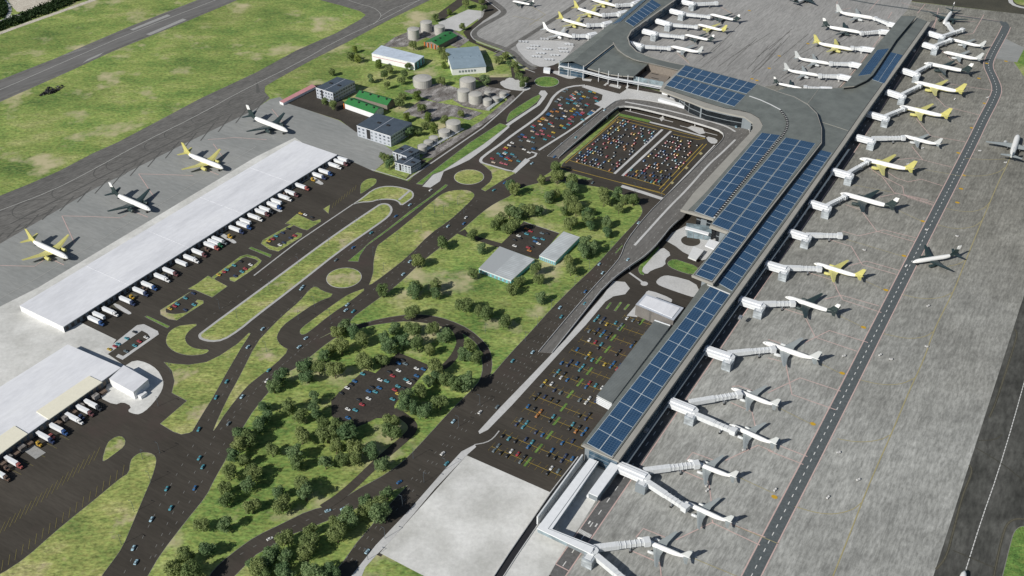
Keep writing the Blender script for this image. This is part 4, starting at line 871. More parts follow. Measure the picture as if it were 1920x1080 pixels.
boxline(G, GO, GP, 6.9, 3.4, 4.18, M['bridge_white'], 'floor'); strip(G, GO, GP, .35, 8.8, M['slate_wall'], 'gutter', off=2.4)
b = MB()
for p in resample([W(x, y, 0) for x, y in ((1112, 875), (1021, 1003), (1108, 1042))], 12): b.box(p.x - .4, p.y - .4, 0, p.x + .4, p.y + .4, 3.4)
b.part('column', M['concrete'], G, origin=GO)
boxline(G, GO, [(1112, 860), (1028, 978)], 1.0, 0, 7.5, M['bridge_grey'], 'screen_wall').location = Vector((-7, 4.2, 0))
G2 = empty('passenger_gallery', W(1130, 900), 'short white stub walkway under the near end of the pier', 'walkway'); GO2 = W(1130, 900)
SP2 = [(1156, 867), (1112, 927)]
boxline(G2, GO2, SP2, 6.4, 3, 8, M['pale_glass'], 'glazed_side'); boxline(G2, GO2, SP2, 6.9, 8.02, 8.8, M['bridge_white'], 'roof'); boxline(G2, GO2, [(1113.5, 925), (1108, 932)], 6.6, 1, 3, M['bridge_white'], 'steps')
boxline(G2, GO2, SP2, 6.9, 0, 2.98, M['bridge_grey'], 'base')
# main hall
HO = W(1380, 330); HO.z = 0
T2 = empty('terminal_hall', HO, 'main terminal hall with high curved roof and blue solar arrays', 'terminal')
OUT = [(1276, 394), (1300, 362), (1404, 252), (1412, 240), (1411, 230), (1396, 219), (1363, 212), (1322, 202), (1273, 183), (1237, 169), (1243, 158), (1285, 121), (1318, 131), (1365, 147), (1420, 157), (1460, 172), (1490, 181), (1515, 195), (1532, 212), (1541, 240), (1541, 268), (1440, 397), (1337, 533), (1297, 517), (1365, 437), (1330, 425), (1338, 412)]
q = slab(T2, HO, OUT, HU, 1.6, M['terminal_tan'], M['terminal_tan'])
wq = [(1300, 388), (1318, 362), (1412, 256), (1424, 240), (1418, 228), (1396, 222), (1363, 216), (1322, 206), (1290, 192), (1262, 170), (1290, 126), (1420, 162), (1490, 187), (1530, 215), (1536, 240), (1534, 264), (1438, 390), (1340, 522), (1308, 510), (1372, 432), (1338, 420), (1340, 402)]
w2 = inset(poly(wq, HU), 3.5)
MB().prism(w2, 0, HU - 1.6).part('glass_wall', M['hall_glass'], T2, origin=HO)
GI = [(1291, 394), (1325, 360), (1427, 244), (1430, 235), (1423, 222), (1408, 213), (1385, 206), (1362, 204), (1322, 192), (1245, 166), (1285, 122), (1418, 158), (1460, 174), (1489, 183), (1513, 197), (1530, 213), (1539, 240), (1539, 267), (1438, 395), (1335, 529), (1301, 515), (1367, 433), (1334, 421), (1340, 408)]
qi = poly(GI, HU); b = MB(); b.prism(qi, HU + .01, HU + .5, 1, 0); b.part('roof_membrane', [M['terminal_grey'], M['dark']], T2, origin=HO)
HP = HU + .55
panels(T2, HO, [(1302, 396), (1337, 409), (1463, 254), (1428, 249)], 11, 2, HP)
panels(T2, HO, [(1343, 411), (1367, 432), (1500, 263), (1474, 258)] if 0 else [(1335, 420), (1366, 432), (1500, 263), (1473, 258)], 14, 1, HP)
panels(T2, HO, [(1367, 433), (1399, 445), (1529, 269), (1501, 263)], 14, 1, HP)
panels(T2, HO, [(1304, 515), (1335, 527), (1399, 446), (1368, 434)], 8, 1, HP)
panels(T2, HO, [(1248, 160), (1377, 200), (1398, 179), (1266, 142)], 2, 8, HP)
panels(T2, HO, [(1268, 140), (1400, 176), (1419, 158), (1285, 123)], 2, 8, HP)
# walkway of rooflights between the arrays, continuing in an arc
arc = [(1338, 409), (1360, 382), (1400, 332), (1440, 285), (1466, 256), (1474, 243), (1477, 232), (1474, 220), (1462, 205), (1445, 196), (1425, 187), (1405, 180)]
strip(T2, HO, arc, 1.6, HU + .5, M['concrete_white'], 'roof_walkway', th=.15)
aq = resample(chaikin([W(x, y, HU + .7) for x, y in arc], 1, False), 4.2)
for i, p in enumerate(aq[1:60]):
    dd = aq[min(i + 2, len(aq) - 1)] - aq[i]; lbox(T2, HO, 'rooflight', p, 2.0, 2.4, HU + .6, HU + 1.3, M['dark'], math.atan2(dd.y, dd.x))
strip(T2, HO, [(1291, 395), (1325, 360), (1427, 244), (1431, 234), (1423, 221), (1408, 212), (1362, 203), (1322, 191)], .45, HU, M['dark'], 'gutter', th=.3)
strip(T2, HO, [(1297, 517), (1337, 533)], 1.0, HU, M['terminal_tan'], 'parapet', th=.9); strip(T2, HO, [(1332, 424), (1366, 437)], 1.0, HU, M['terminal_tan'], 'parapet', th=.9); strip(T2, HO, [(1276, 394), (1338, 412)], 1.0, HU, M['terminal_tan'], 'parapet', th=.9)
# forecourt canopies and glazed steps at the hall's near side
for p, z, mt in (([(1287, 418), (1334, 424), (1334, 436), (1290, 430)], 9, M['pale_glass']), ([(1286, 424), (1330, 436), (1328, 440), (1285, 428)], 10, M['bridge_white']), ([(1330, 448), (1352, 455), (1342, 468), (1322, 460)], 7, M['bridge_white']), ([(1300, 462), (1320, 469), (1305, 488), (1290, 482)], 4, M['concrete_white'])):
    qq = poly(p, z); MB().prism(qq, 0 if mt == M['pale_glass'] else z - 1.2, z, bottom=True).part('entrance_canopy', mt, T2, origin=HO)
for (x, y) in ((1247, 186), (1262, 193), (1320, 208), (1335, 215), (1395, 225), (1388, 232)):
    c = W(x, y, 0); lbox(T2, HO, 'entrance_kiosk', c, 7, 5, 6.5, 9.5, M['bridge_white'], VA)
boxline(T2, HO, [(1236, 184), (1285, 198)], 5, 6.5, 9.5, M['bridge_white'], 'entrance_canopy')
# west pier
WO = W(1130, 90); WO.z = 0
T3 = empty('west_pier_terminal', WO, 'grey west pier terminal with ridged roof and sail shaped front roof', 'terminal')
RG = 17.0
ridgeL = [(1073, 115, RG), (1155, 48, RG), (1166, 39, RG), (1212, -3, RG), (1260, -46, RG)]
leftE = [(1047, 118, 13), (1140, 48, 13), (1200, 1, 13), (1255, -44, 13)]
qa = [W(*p) for p in leftE]; qb = [W(*p) for p in ridgeL]
b = MB(); 
for k in range(20):
    pass
ea, eb = evenly(qa, 10), evenly(qb, 10)
for i in range(9): b.add([ea[i], ea[i + 1], eb[i + 1], eb[i]], [(0, 1, 2, 3)], 0)
b.part('roof', M['terminal_grey'], T3, origin=WO)
rightE = [(1095, 125, 14), (1152, 81, 14), (1180, 60, 14), (1265, -1, 14), (1310, -40, 14)]
ec = evenly([W(*p) for p in rightE], 10); b = MB()
for i in range(9): b.add([eb[i], eb[i + 1], ec[i + 1], ec[i]], [(0, 1, 2, 3)], 0)
b.part('roof', M['terminal_grey'], T3, origin=WO)
hook_o = [(1200, 45), (1182, 57), (1175, 70), (1179, 84), (1192, 97), (1220, 108), (1250, 116), (1290, 124)]
hook_i = [(1160, 62), (1150, 75), (1152, 82), (1160, 94), (1177, 106), (1197, 114), (1220, 118), (1285, 134)]
eo, ei = evenly(chaikin([W(x, y, 14.2) for x, y in hook_o], 2, False), 30), evenly(chaikin([W(x, y, 14.2) for x, y in hook_i], 2, False), 30)
b = MB()
for i in range(29):
    t = Vector((0, 0, 1.4))
    b.add([eo[i], eo[i + 1], ei[i + 1], ei[i]], [(0, 1, 2, 3)], 0)
    b.add([eo[i], eo[i + 1], eo[i + 1] - t, eo[i] - t], [(0, 1, 2, 3)], 1); b.add([ei[i], ei[i + 1], ei[i + 1] - t, ei[i] - t], [(0, 1, 2, 3)], 1)
    g_ = Vector((0, 0, 14.2)); a0, a1 = eo[i].lerp(ei[i], .12), eo[i + 1].lerp(ei[i + 1], .12)
    b.add([a0 - t, a1 - t, a1 - g_, a0 - g_], [(0, 1, 2, 3)], 2)
    a0, a1 = eo[i].lerp(ei[i], .9), eo[i + 1].lerp(ei[i + 1], .9); b.add([a0 - t, a1 - t, a1 - g_, a0 - g_], [(0, 1, 2, 3)], 3)
b.part('curved_roof', [M['terminal_grey'], M['terminal_tan'], M['terminal_glass'], M['tan_wall']], T3, origin=WO)
strip(T3, WO, [(x + 1.2, y) for x, y in hook_o[:1]] + hook_o, 1.6, 14.25, M['terminal_tan'], off=1.2); strip(T3, WO, hook_i, 1.4, 14.25, M['terminal_tan'], off=-1)
strip(T3, WO, [(1310, -40, 14), (1265, -1, 14), (1182, 57, 14)], 2.2, 14, M['terminal_tan'], off=1)
strip(T3, WO, [(1095, 125, 14), (1152, 81, 14)], 1.6, 14, M['terminal_tan'])
body = [W(x, y, 13) for x, y in ((1050, 120), (1200, 3), (1258, -44), (1308, -40), (1264, 1), (1181, 60), (1152, 86), (1097, 128))]
MB().prism(ccw(body), 0, 12.9).part('glass_wall', M['terminal_glass'], T3, origin=WO)
sail = slab(T3, WO, [(1152, 85), (1164, 98), (1182, 109), (1200, 115), (1217, 118), (1188, 143.5), (1165, 142), (1143, 139), (1120, 133), (1102, 128)], 12, 1.2, M['terminal_grey'], M['terminal_tan'], 'front_roof')
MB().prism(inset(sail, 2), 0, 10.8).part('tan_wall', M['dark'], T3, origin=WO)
bw = poly([(1218, 122), (1262, 134), (1242, 163), (1190, 152)], 3); MB().prism(bw, 0, 3).part('recessed_terrace', M['tan_wall'], T3, origin=WO)
for (x, y) in ((1228, 139), (1228, 147)): lbox(T3, WO, 'terrace_slot', W(x, y, 3), 1.2, 9, 3.02, 3.3, M['dark'])
fr = [(1048, 124), (1093, 133), (1143, 146), (1190, 154), (1243, 164)]
for z, w_, mt, nm in ((11, 3, M['bridge_grey'], 'facade_canopy'), (7.5, 4.5, M['bridge_white'], 'facade_deck')):
    strip(T3, WO, [(x, y + (11 - z) * .55) for x, y in fr], w_, z, mt, nm, th=.7)
qf = [W(x, y + 5, 0) for x, y in fr]; b = MB(); a2, c2 = offs(qf, .3), offs(qf, -.3); b.prism(ccw(a2 + c2[::-1]), 0, 10.5); b.part('facade_glazing', M['pale_glass'], T3, origin=WO)
for (x, y) in ((1048, 139), (1065, 143), (1093, 148), (1122, 153), (1140, 158), (1158, 163), (1176, 166), (1196, 170)):
    c = W(x, y, 0); b = MB(); b.tube([(0, c.x, c.y, .45, .45), (17, c.x, c.y, .3, .3)], 8, axis='z'); b.part('mast', M['bridge_white'], T3, origin=WO)
panels(T3, WO, [(1172, 40), (1188, 50), (1240, 10), (1222, -1)], 8, 1, 15, .9, hs=(17.0, 15.0, 15.0, 17.0))
panels(T3, WO, [(1147, 46), (1163, 41), (1213, -2), (1200, 3)], 8, 1, 15, .9, hs=(15.2, 17.4, 17.6, 15.2))
# white gatehouse at the equipment park
building('gatehouse', [(1019, 131), (1020, 126), (1032, 127), (1031, 133)], 4, 'small white gatehouse between kerb walls at the equipment park', 'gatehouse', M['bridge_white'], M['bridge_white'])

# ------------------------------------------------------------------ aircraft
Lp = 37.6
def plane_meshes():
    d = {}
    b = MB(); zc = 3.6; r = 1.78
    prof = [(0, .15, -.35), (-.5, .65, -.3), (-1.5, 1.1, -.18), (-3, 1.5, -.07), (-5, 1.73, 0), (-8, r, 0), (-24, r, 0), (-27, 1.66, .1), (-30, 1.32, .4), (-33, .9, .8), (-36, .5, 1.2), (-37.6, .15, 1.4)]
    b.tube([(x, 0, zc + dz, rr, rr) for x, rr, dz in prof], 16); d['fuselage'] = b
    b = MB(); b.box(-2.7, -.95, zc + .45, -1.75, .95, zc + .9); d['cockpit_window'] = b
    for s in (1, -1):
        b = MB()
        def sec(x0, x1, y, z, t): return [Vector((x0, y * s, z)), Vector(((x0 * .7 + x1 * .3), y * s, z + t)), Vector((x1, y * s, z)), Vector(((x0 * .7 + x1 * .3), y * s, z - t * .6))]
        S = [sec(-11.5, -19.5, .5, 2.9, .55), sec(-14.3, -19.3, 6.3, 3.2, .35), sec(-19.8, -21.6, 17, 4.1, .14)]
        for i in range(2):
            for k in range(4): b.add([S[i][k], S[i][(k + 1) % 4], S[i + 1][(k + 1) % 4], S[i + 1][k]], [(0, 1, 2, 3)])
        b.add(S[2], [(0, 1, 2, 3)]); d['wing', s] = b
        b = MB(); S = [sec(-32.3, -36.3, .4, 4.9, .2), sec(-35.6, -37.4, 6.3, 5.3, .08)]
        for k in range(4): b.add([S[0][k], S[0][(k + 1) % 4], S[1][(k + 1) % 4], S[1][k]], [(0, 1, 2, 3)])
        b.add(S[1], [(0, 1, 2, 3)]); d['tailplane', s] = b
        b = MB(); b.tube([(-10.3, 5.9 * s, 1.95, .95, .95), (-10.8, 5.9 * s, 1.95, 1.15, 1.15), (-13.2, 5.9 * s, 1.95, 1.1, 1.1), (-15.3, 5.9 * s, 2.05, .55, .55)], 12); b.box(-15, 5.75 * s - .1, 2.6, -12, 5.75 * s + .2, 3.2); d['engine', s] = b
    b = MB(); F0 = [(-30.3, 5.4), (-36.6, 5.6), (-38.2, 11.6), (-35.9, 11.6), (-31.8, 6.6)]
    n = 5; b.add([(x, .2, z) for x, z in F0] + [(x, -.2, z) for x, z in F0], [tuple(range(n)), tuple(range(2 * n - 1, n - 1, -1))] + [(i, n + i, n + (i + 1) % n, (i + 1) % n) for i in range(n)]); d['tail_fin'] = b
    b = MB(); F1 = [(-37.35, 8.6), (-38.2, 11.7), (-35.8, 11.7), (-34.3, 9.4)]
    n = 4; b.add([(x, .26, z) for x, z in F1] + [(x, -.26, z) for x, z in F1], [tuple(range(n)), tuple(range(2 * n - 1, n - 1, -1))] + [(i, n + i, n + (i + 1) % n, (i + 1) % n) for i in range(n)]); d['fin_tip'] = b
    b = MB()
    for (x, y) in ((-4.5, 0), (-17.2, 3.6), (-17.2, -3.6)): b.box(x - .15, y - .15, .5, x + .15, y + .15, 2.6, 0); b.box(x - .55, y - .45, 0, x + .55, y + .45, 1.05, 1)
    d['landing_gear'] = b
    return d
PM = plane_meshes(); PMesh = {}
schemes = {'yellow': ('body_yellow', 'plane_yellow', 'plane_yellow', 'plane_yellow', None), 'dark': ('body_dark', 'plane_dark', 'plane_dark', 'plane_dark', 'plane_white'),
           'grey': ('body_grey', 'plane_grey', 'plane_silver', 'plane_silver', None), 'white': ('body_white', 'plane_silver', 'plane_white', 'plane_white', None)}
def pmesh(key, sch, mat, smooth=False):
    kk = (key, sch)
    if kk not in PMesh:
        nm = key if isinstance(key, str) else key[0]
        mats = mat if isinstance(mat, list) else [mat]
        src = PM[key]; b = MB(); b.v = [v.copy() for v in src.v]; b.f = list(src.f); b.m = list(src.m)
        PMesh[kk] = b.mesh(nm, mats, smooth)
    return PMesh[kk]
def plane(nose, tail, sch, label, group):
    a, c = W(nose[0], nose[1], 4), W(tail[0], tail[1], 5); L = (a - c).xy.length; s = L / Lp
    body_, wing_, fin_, eng_, tip_ = schemes[sch]
    root = empty('airliner', (a.x, a.y, .15), label, 'airplane', group, math.atan2(a.y - c.y, a.x - c.x), s)
    link('fuselage', pmesh('fuselage', sch, M[body_], True), root); link('cockpit_window', pmesh('cockpit_window', '', M['car_glass']), root)
    for k in (1, -1):
        link('wing', pmesh(('wing', k), sch, M[wing_]), root); link('tailplane', pmesh(('tailplane', k), sch, M[wing_]), root); link('engine', pmesh(('engine', k), sch, M[eng_]), root)
    link('tail_fin', pmesh('tail_fin', sch, M[fin_]), root)
    if tip_: link('fin_tip', pmesh('fin_tip', sch, M[tip_]), root)
    link('landing_gear', pmesh('landing_gear', '', [M['steel'], M['rubber']]), root)
    return root
ORD = ['zeroth', 'first', 'second', 'third', 'fourth', 'fifth', 'sixth', 'seventh', 'eighth', 'ninth', 'tenth', 'eleventh', 'twelfth', 'thirteenth', 'fourteenth', 'fifteenth', 'sixteenth', 'seventeenth', 'eighteenth', 'nineteenth', 'twentieth']
ORD += ['twenty-' + w for w in ORD[1:10]] + ['thirtieth'] + ['thirty-' + w for w in ORD[1:10]] + ['fortieth'] + ['forty-' + w for w in ORD[1:10]]
desc = {'yellow': 'yellow tailed airliner', 'dark': 'black tailed airliner', 'grey': 'grey winged airliner', 'white': 'all white airliner'}
east = [((1195, 1007), (1295, 1047), 'grey'), ((1279, 939), (1373, 980), 'grey'), ((1289, 861), (1382, 896), 'grey'), ((1367, 795), (1457, 834), 'grey'), ((1371, 727), (1460, 762), 'grey'), ((1430, 642), (1536, 677), 'grey'), ((1472, 557), (1571, 588), 'dark'),
        ((1526, 494), (1619, 521), 'yellow'), ((1575, 364), (1680, 392), 'dark'), ((1611, 299), (1714, 322), 'yellow'), ((1691, 254), (1764, 272), 'grey'), ((1686, 201), (1780, 222), 'yellow'), ((1714, 156), (1807, 176), 'yellow'), ((1732, 120), (1820, 137), 'dark'), ((1769, 98), (1841, 113), 'grey'), ((1784, 74), (1846, 88), 'grey')]
for i, (n_, t_, s_) in enumerate(east): plane(n_, t_, s_, desc[s_] + ', ' + ORD[i + 1] + ' from the bottom along the right hand pier', 'airliners at the right hand gates')
plane((1769, 46), (1786, 20), 'dark', 'white airliner with black wings, nose down at the top end of the far pier', None)
farw = [((1537, 142), (1469, 130), 'grey'), ((1557, 120), (1489, 108), 'grey'), ((1600, 95), (1524, 80), 'yellow'), ((1616, 63), (1541, 49), 'dark'), ((1640, 36), (1566, 23), 'grey'), ((1506, 166), (1450, 153), 'dark')]
for i, (n_, t_, s_) in enumerate(farw): plane(n_, t_, s_, desc[s_] + (', partly hidden behind the terminal roof' if i == 5 else ', ' + ORD[i + 1] + ' from the bottom left of the far pier'), 'airliners left of the far pier')
we = [((1258, 87), (1317, 99), 'grey'), ((1284, 65), (1338, 76), 'dark'), ((1308, 46), (1362, 58), 'yellow'), ((1331, 27), (1386, 39), 'dark')]
for i, (n_, t_, s_) in enumerate(we): plane(n_, t_, s_, desc[s_] + ', ' + ORD[i + 1] + ' from the bottom right of the west pier', 'airliners right of the west pier')
ww = [((1074, 70), (1018, 54), 'white'), ((1101, 50), (1047, 34), 'yellow'), ((1130, 31), (1076, 14), 'yellow'), ((1155, 12), (1102, -3), 'yellow')]
for i, (n_, t_, s_) in enumerate(ww): plane(n_, t_, s_, desc[s_] + ', ' + ORD[i + 1] + ' from the bottom left of the west pier', 'airliners left of the west pier')
plane((961, 1), (1001, 8), 'dark', 'white airliner with black tail on the far left apron at the top edge', None)
plane((1525, -8), (1488, 6), 'dark', 'airliner with black tail cut off by the top edge between the piers', None)
cg = [((128, 486), (54, 450), 'yellow'), ((283, 396), (210, 363), 'dark'), ((419, 318), (345, 288), 'yellow'), ((540, 249), (466, 219), 'dark')]
for i, (n_, t_, s_) in enumerate(cg): plane(n_, t_, s_, desc[s_] + ' on the cargo apron, ' + ORD[i + 1] + ' from the left edge', 'airliners on the cargo apron')
plane((1711, 492), (1797, 477), 'dark', 'white airliner with black wings crossing the apron beside the dashed service road', None)
plane((1908, 256), (1894, 301), 'grey', 'white airliner with grey wings cut by the right edge on the apron', None)
plane((1809, 1070), (1783, 1160), 'grey', 'white nose of an airliner entering at the bottom right edge', None)

# ------------------------------------------------------------------ jet bridges
def seg(b, a, c, w, z0, z1, mi=0, ext=0.0):
    d = Vector((c.x - a.x, c.y - a.y, 0)); L = d.length; ang = math.atan2(d.y, d.x)
    b.box(-ext, -w / 2, z0, L + ext, w / 2, z1, mi, M=Matrix.Translation((a.x, a.y, 0)) @ Matrix.Rotation(ang, 4, 'Z'))
def jet_bridge(A, B, Cs, label, w=7.6, big=True, group='jet bridges at the gates'):
    a, bb_ = W(A[0], A[1], 8), W(B[0], B[1], 8); org = Vector((bb_.x, bb_.y, 0))
    rt = empty('jet_bridge', org, label, 'jet bridge', group)
    b = MB(); seg(b, a, bb_, w, 4.4, 8.6); b.part('gallery', M['bridge_white'], rt, origin=org)
    b = MB(); seg(b, a, bb_, w * .35, 8.62, 9.4); b.part('roof_duct', M['bridge_white'], rt, origin=org)
    b = MB(); seg(b, a, bb_, w + .1, 5.6, 6.9); b.part('window_band', M['bridge_grey'], rt, origin=org)
    b = MB(); b.tube([(0, bb_.x, bb_.y, 1.2, 1.2), (4, bb_.x, bb_.y, 1.2, 1.2)], 10, axis='z'); b.part('pillar', M['concrete'], rt, origin=org)
    b = MB(); b.tube([(3.8, bb_.x, bb_.y, 3.6, 3.6), (8.4, bb_.x, bb_.y, 3.6, 3.6)], 8, axis='z'); b.part('rotunda', M['bridge_grey'], rt, origin=org)
    if big:
        dn = Vector((math.cos(UA), math.sin(UA), 0)); s0 = bb_ - dn * 4.6; s0.z = 0
        b = MB(); b.box(-4.2, -3.6, 0, 4.2, 3.6, 7.2, M=Matrix.Translation(s0) @ Matrix.Rotation(UA, 4, 'Z')); st = b.part('stair_tower', M['stair_glass'], rt, origin=org)
        b = MB(); b.box(-2.8, -2.2, 7.2, 2.8, 2.2, 7.5, M=Matrix.Translation(s0) @ Matrix.Rotation(UA, 4, 'Z')); b.part('stair_roof', M['bridge_grey'], st, origin=org)
    for (B2, C) in Cs:
        p, c = W(B2[0], B2[1], 7.5), W(C[0], C[1], 7.5); m = p.lerp(c, .52)
        b = MB(); seg(b, p, m, 3.9, 4.0, 7.6); tn = b.part('tunnel', M['bridge_grey'], rt, origin=org)
        b = MB(); seg(b, m, c, 3.4, 4.2, 7.3); b.part('inner_tunnel', M['bridge_grey'], rt, origin=org)
        b = MB()
        L = (c - p).length; nrm = int(L / 3)
        for k in range(1, nrm):
            t = p.lerp(c, k / nrm); u = (c - p).normalized() * .15; seg(b, t - u, t + u, 4.0, 4.2, 7.68)
        b.part('rib', M['bridge_grey'], tn, origin=org)
        b = MB(); d = (c - p).normalized(); seg(b, c - d * 1.0, c + d * 3.2, 5.2, 3.8, 7.9); b.part('cab', M['bridge_grey'], rt, origin=org)
        s1 = p.lerp(c, .72); ang = math.atan2(d.y, d.x)
        b = MB(); T = Matrix.Translation((s1.x, s1.y, 0)) @ Matrix.Rotation(ang, 4, 'Z')
        b.box(-.3, -1.9, .8, .3, -1.3, 4.2, M=T); b.box(-.3, 1.3, .8, .3, 1.9, 4.2, M=T); b.box(-.5, -2.1, .8, .5, 2.1, 1.4, M=T); dc = b.part('drive_column', M['steel'], rt, origin=org)
        b = MB(); b.box(-.7, -2.6, 0, .7, -1.6, 1.2, M=T); b.box(-.7, 1.6, 0, .7, 2.6, 1.2, M=T); b.part('wheel', M['rubber'], dc, origin=org)
eb_ = [((1112, 1032), (1112, 1032), [((1107, 1026), (1210, 1013)), ((1118, 1040), (1190, 1100))]), ((1160, 872), (1211, 894), [((1207, 880), (1303, 868)), ((1213, 901), (1283, 947))]), ((1256, 751), (1301, 769), [((1293, 752), (1383, 737)), ((1304, 775), (1373, 804))]),
       ((1322, 653), (1370, 669), [((1365, 660), (1447, 652))]), ((1387, 560), (1428, 573), [((1425, 567), (1484, 566))]), ((1436, 493), (1474, 504), [((1470, 499), (1534, 501))]), ((1480, 433), (1515, 444), [((1512, 438), (1573, 439))]),
       ((1518, 378), (1553, 389), [((1550, 384), (1583, 367))]), ((1560, 318), (1595, 328), [((1592, 322), (1626, 302))]), ((1606, 255), (1637, 263), [((1635, 257), (1692, 256))]), ((1628, 211), (1663, 221), [((1660, 216), (1694, 202))]), ((1663, 170), (1694, 180), [((1692, 175), (1724, 159))]),
       ((1693, 130), (1721, 139), [((1718, 134), (1743, 120))]), ((1732, 81), (1755, 88), [((1753, 84), (1782, 73))]), ((1742, 60), (1768, 68), [((1768, 66), (1804, 54)), ((1788, 58), (1777, 43))])]
for i, (A, B, C) in enumerate(eb_):
    s = ' with two tunnels' if len(C) > 1 else ''
    jet_bridge(A, B, C, ('white jet bridge' + s + ', ') + ORD[i + 1] + ' from the bottom along the right hand gates', w=8 if i else 5)
fb = [((1602, 147), (1575, 141), (1540, 140)), ((1620, 123), (1597, 118), (1560, 117)), ((1645, 93), (1617, 89), (1600, 88)), ((1670, 59), (1652, 57), (1618, 60)), ((1683, 47), (1668, 43), (1643, 33)), ((1560, 166), (1540, 165), (1512, 162))]
for i, (A, B, C) in enumerate(fb): jet_bridge(A, B, [(B, C)], 'white jet bridge' + (' half hidden by the terminal roof' if i == 5 else ', ' + ORD[i + 1] + ' from the bottom left of the far pier'), w=7, big=False)
wb = [((1180, 79), (1203, 85), (1253, 88)), ((1206, 56), (1230, 62), (1279, 67)), ((1231, 37), (1256, 44), (1304, 48)), ((1257, 18), (1281, 24), (1328, 29)), ((1279, 1), (1301, 6), (1342, 4))]
for i, (A, B, C) in enumerate(wb): jet_bridge(A, B, [(B, C)], 'white jet bridge, ' + ORD[i + 1] + ' from the bottom right of the west pier', w=7)
wl = [((1118, 62), (1104, 65), (1077, 65)), ((1147, 41), (1132, 44), (1104, 45)), ((1176, 21), (1161, 24), (1133, 26)), ((1205, 0), (1187, 6), (1158, 8))]
for i, (A, B, C) in enumerate(wl): jet_bridge(A, B, [(B, C)], 'white jet bridge, ' + ORD[i + 1] + ' from the bottom left of the west pier', w=8, big=False)

# ------------------------------------------------------------------ vehicles
def car_mesh():
    b = MB()
    # body: lower hull with rounded ends (lengthwise profile), then cabin
    pr = [(-2.2, .35, .75, .78), (-2.05, .28, .98, .86), (-1.2, .25, 1.0, .9), (1.0, .25, .92, .9), (1.9, .28, .78, .84), (2.2, .36, .62, .7)]
    vs = []
    for (x, z0, z1, hw) in pr: vs += [(x, -hw, z0), (x, -hw, z1 - .12), (x, -hw + .14, z1), (x, hw - .14, z1), (x, hw, z1 - .12), (x, hw, z0)]
    fs = []
    for i in range(5):
        for k in range(6): fs.append((i * 6 + k, i * 6 + (k + 1) % 6, (i + 1) * 6 + (k + 1) % 6, (i + 1) * 6 + k))
    fs += [tuple(range(6)), tuple(range(35, 29, -1))]; b.add(vs, fs, 0)
    b.add([(-1.35, -.56, 1.46), (.15, -.56, 1.46), (.15, .56, 1.46), (-1.35, .56, 1.46), (-1.35, -.56, 1.42), (.15, -.56, 1.42), (.15, .56, 1.42), (-1.35, .56, 1.42)], [(0, 1, 2, 3), (4, 5, 1, 0), (5, 6, 2, 1), (6, 7, 3, 2), (7, 4, 0, 3)], 0)
    for x in (-1.35, 1.35):
        for y in (-.86, .7): b.tube([(y, x, .32, .32, .32), (y + .16, x, .32, .32, .32)], 8, 1) if False else b.box(x - .3, y, 0, x + .3, y + .16, .6, 1)
    return b.mesh('car', [M['paint'], M['rubber']])
def glass_mesh():
    b = MB(); b.add([(-1.75, -.74, .96), (.85, -.74, .93), (.85, .74, .93), (-1.75, .74, .96), (-1.35, -.58, 1.43), (.15, -.58, 1.43), (.15, .58, 1.43), (-1.35, .58, 1.43)], [(4, 5, 6, 7), (0, 1, 5, 4), (1, 2, 6, 5), (2, 3, 7, 6), (3, 0, 4, 7)])
    return b.mesh('windows', M['car_glass'])
CM, GM = car_mesh(), glass_mesh()
CC = {'white': (.62, .62, .60), 'black': (.012, .012, .014), 'blue': (.02, .11, .27), 'navy': (.02, .035, .09), 'teal': (.06, .26, .32), 'red': (.33, .035, .045), 'yellow': (.48, .34, .04), 'grey': (.12, .16, .18), 'pale blue': (.32, .48, .56), 'orange': (.42, .17, .04), 'beige': (.5, .42, .33), 'pink': (.42, .12, .15)}
cars = []   # (world pos, heading, colour, place)
def addcar(px, hd, colr, place, z=.16, h=0): p = W(px[0], px[1], h + .7); cars.append((Vector((p.x, p.y, h + z)), hd, colr, place, px))
roads = {'left highway': [(240, 1060), (300, 950), (360, 850), (430, 760), (520, 660), (600, 600), (680, 540), (770, 465), (830, 410), (900, 350)], 'wide right highway': [(650, 1060), (760, 930), (860, 830), (960, 720), (1060, 600), (1160, 480), (1230, 410)],
         'inner left road': [(350, 830), (400, 740), (460, 650), (520, 590), (620, 500), (740, 410), (810, 360), (850, 345)], 'bottom slip road': [(400, 1060), (480, 1020), (600, 960), (700, 925), (780, 870)], 'upper car park road': [(880, 370), (950, 325), (1040, 275), (1130, 212)], 'viaduct': [(1060, 280), (1150, 200), (1260, 205), (1360, 230), (1380, 262), (1280, 380)]}
RP = t4(0, 3, [(1495, 195), (1520, 260), (1250, 425), (1460, 420), (1280, 570), (1135, 655), (1000, 870), (1020, 975)]) + t4(0, 2, [(1860, 440), (1700, 700), (1620, 820), (1490, 1060), (1815, 815), (1715, 1015)]) + \
     t4(1, 2, [(685, 125), (675, 165), (730, 175), (375, 375), (325, 440), (95, 615), (80, 695), (50, 305), (340, 5), (1810, 890), (1680, 930), (1480, 1000)]) + t4(1, 3, [(1400, 160), (1430, 235), (1075, 375), (540, 590), (655, 575), (105, 800), (835, 895)]) + \
     t4(1, 1, [(1310, 345), (1785, 345), (1865, 290), (1155, 455), (1050, 540), (865, 665), (730, 775), (600, 870), (350, 1070), (1575, 550), (1560, 595), (1440, 615), (1155, 880), (1105, 975)]) + t4(2, 1, [(150, 145), (320, 95), (605, 290), (950, 590), (870, 865), (655, 900), (680, 965)]) + \
     t4(2, 2, [(550, 25), (545, 115), (360, 145), (370, 215), (155, 480), (5, 545)]) + t4(2, 0, [(695, 825), (545, 930), (480, 1030), (375, 1075), (1680, 950)])
elev = {(870, 865): 5.0, (545, 115): 1.5, (695, 825): 6, (545, 930): 4.2, (480, 1030): 2.5, (1680, 950): 6.5}
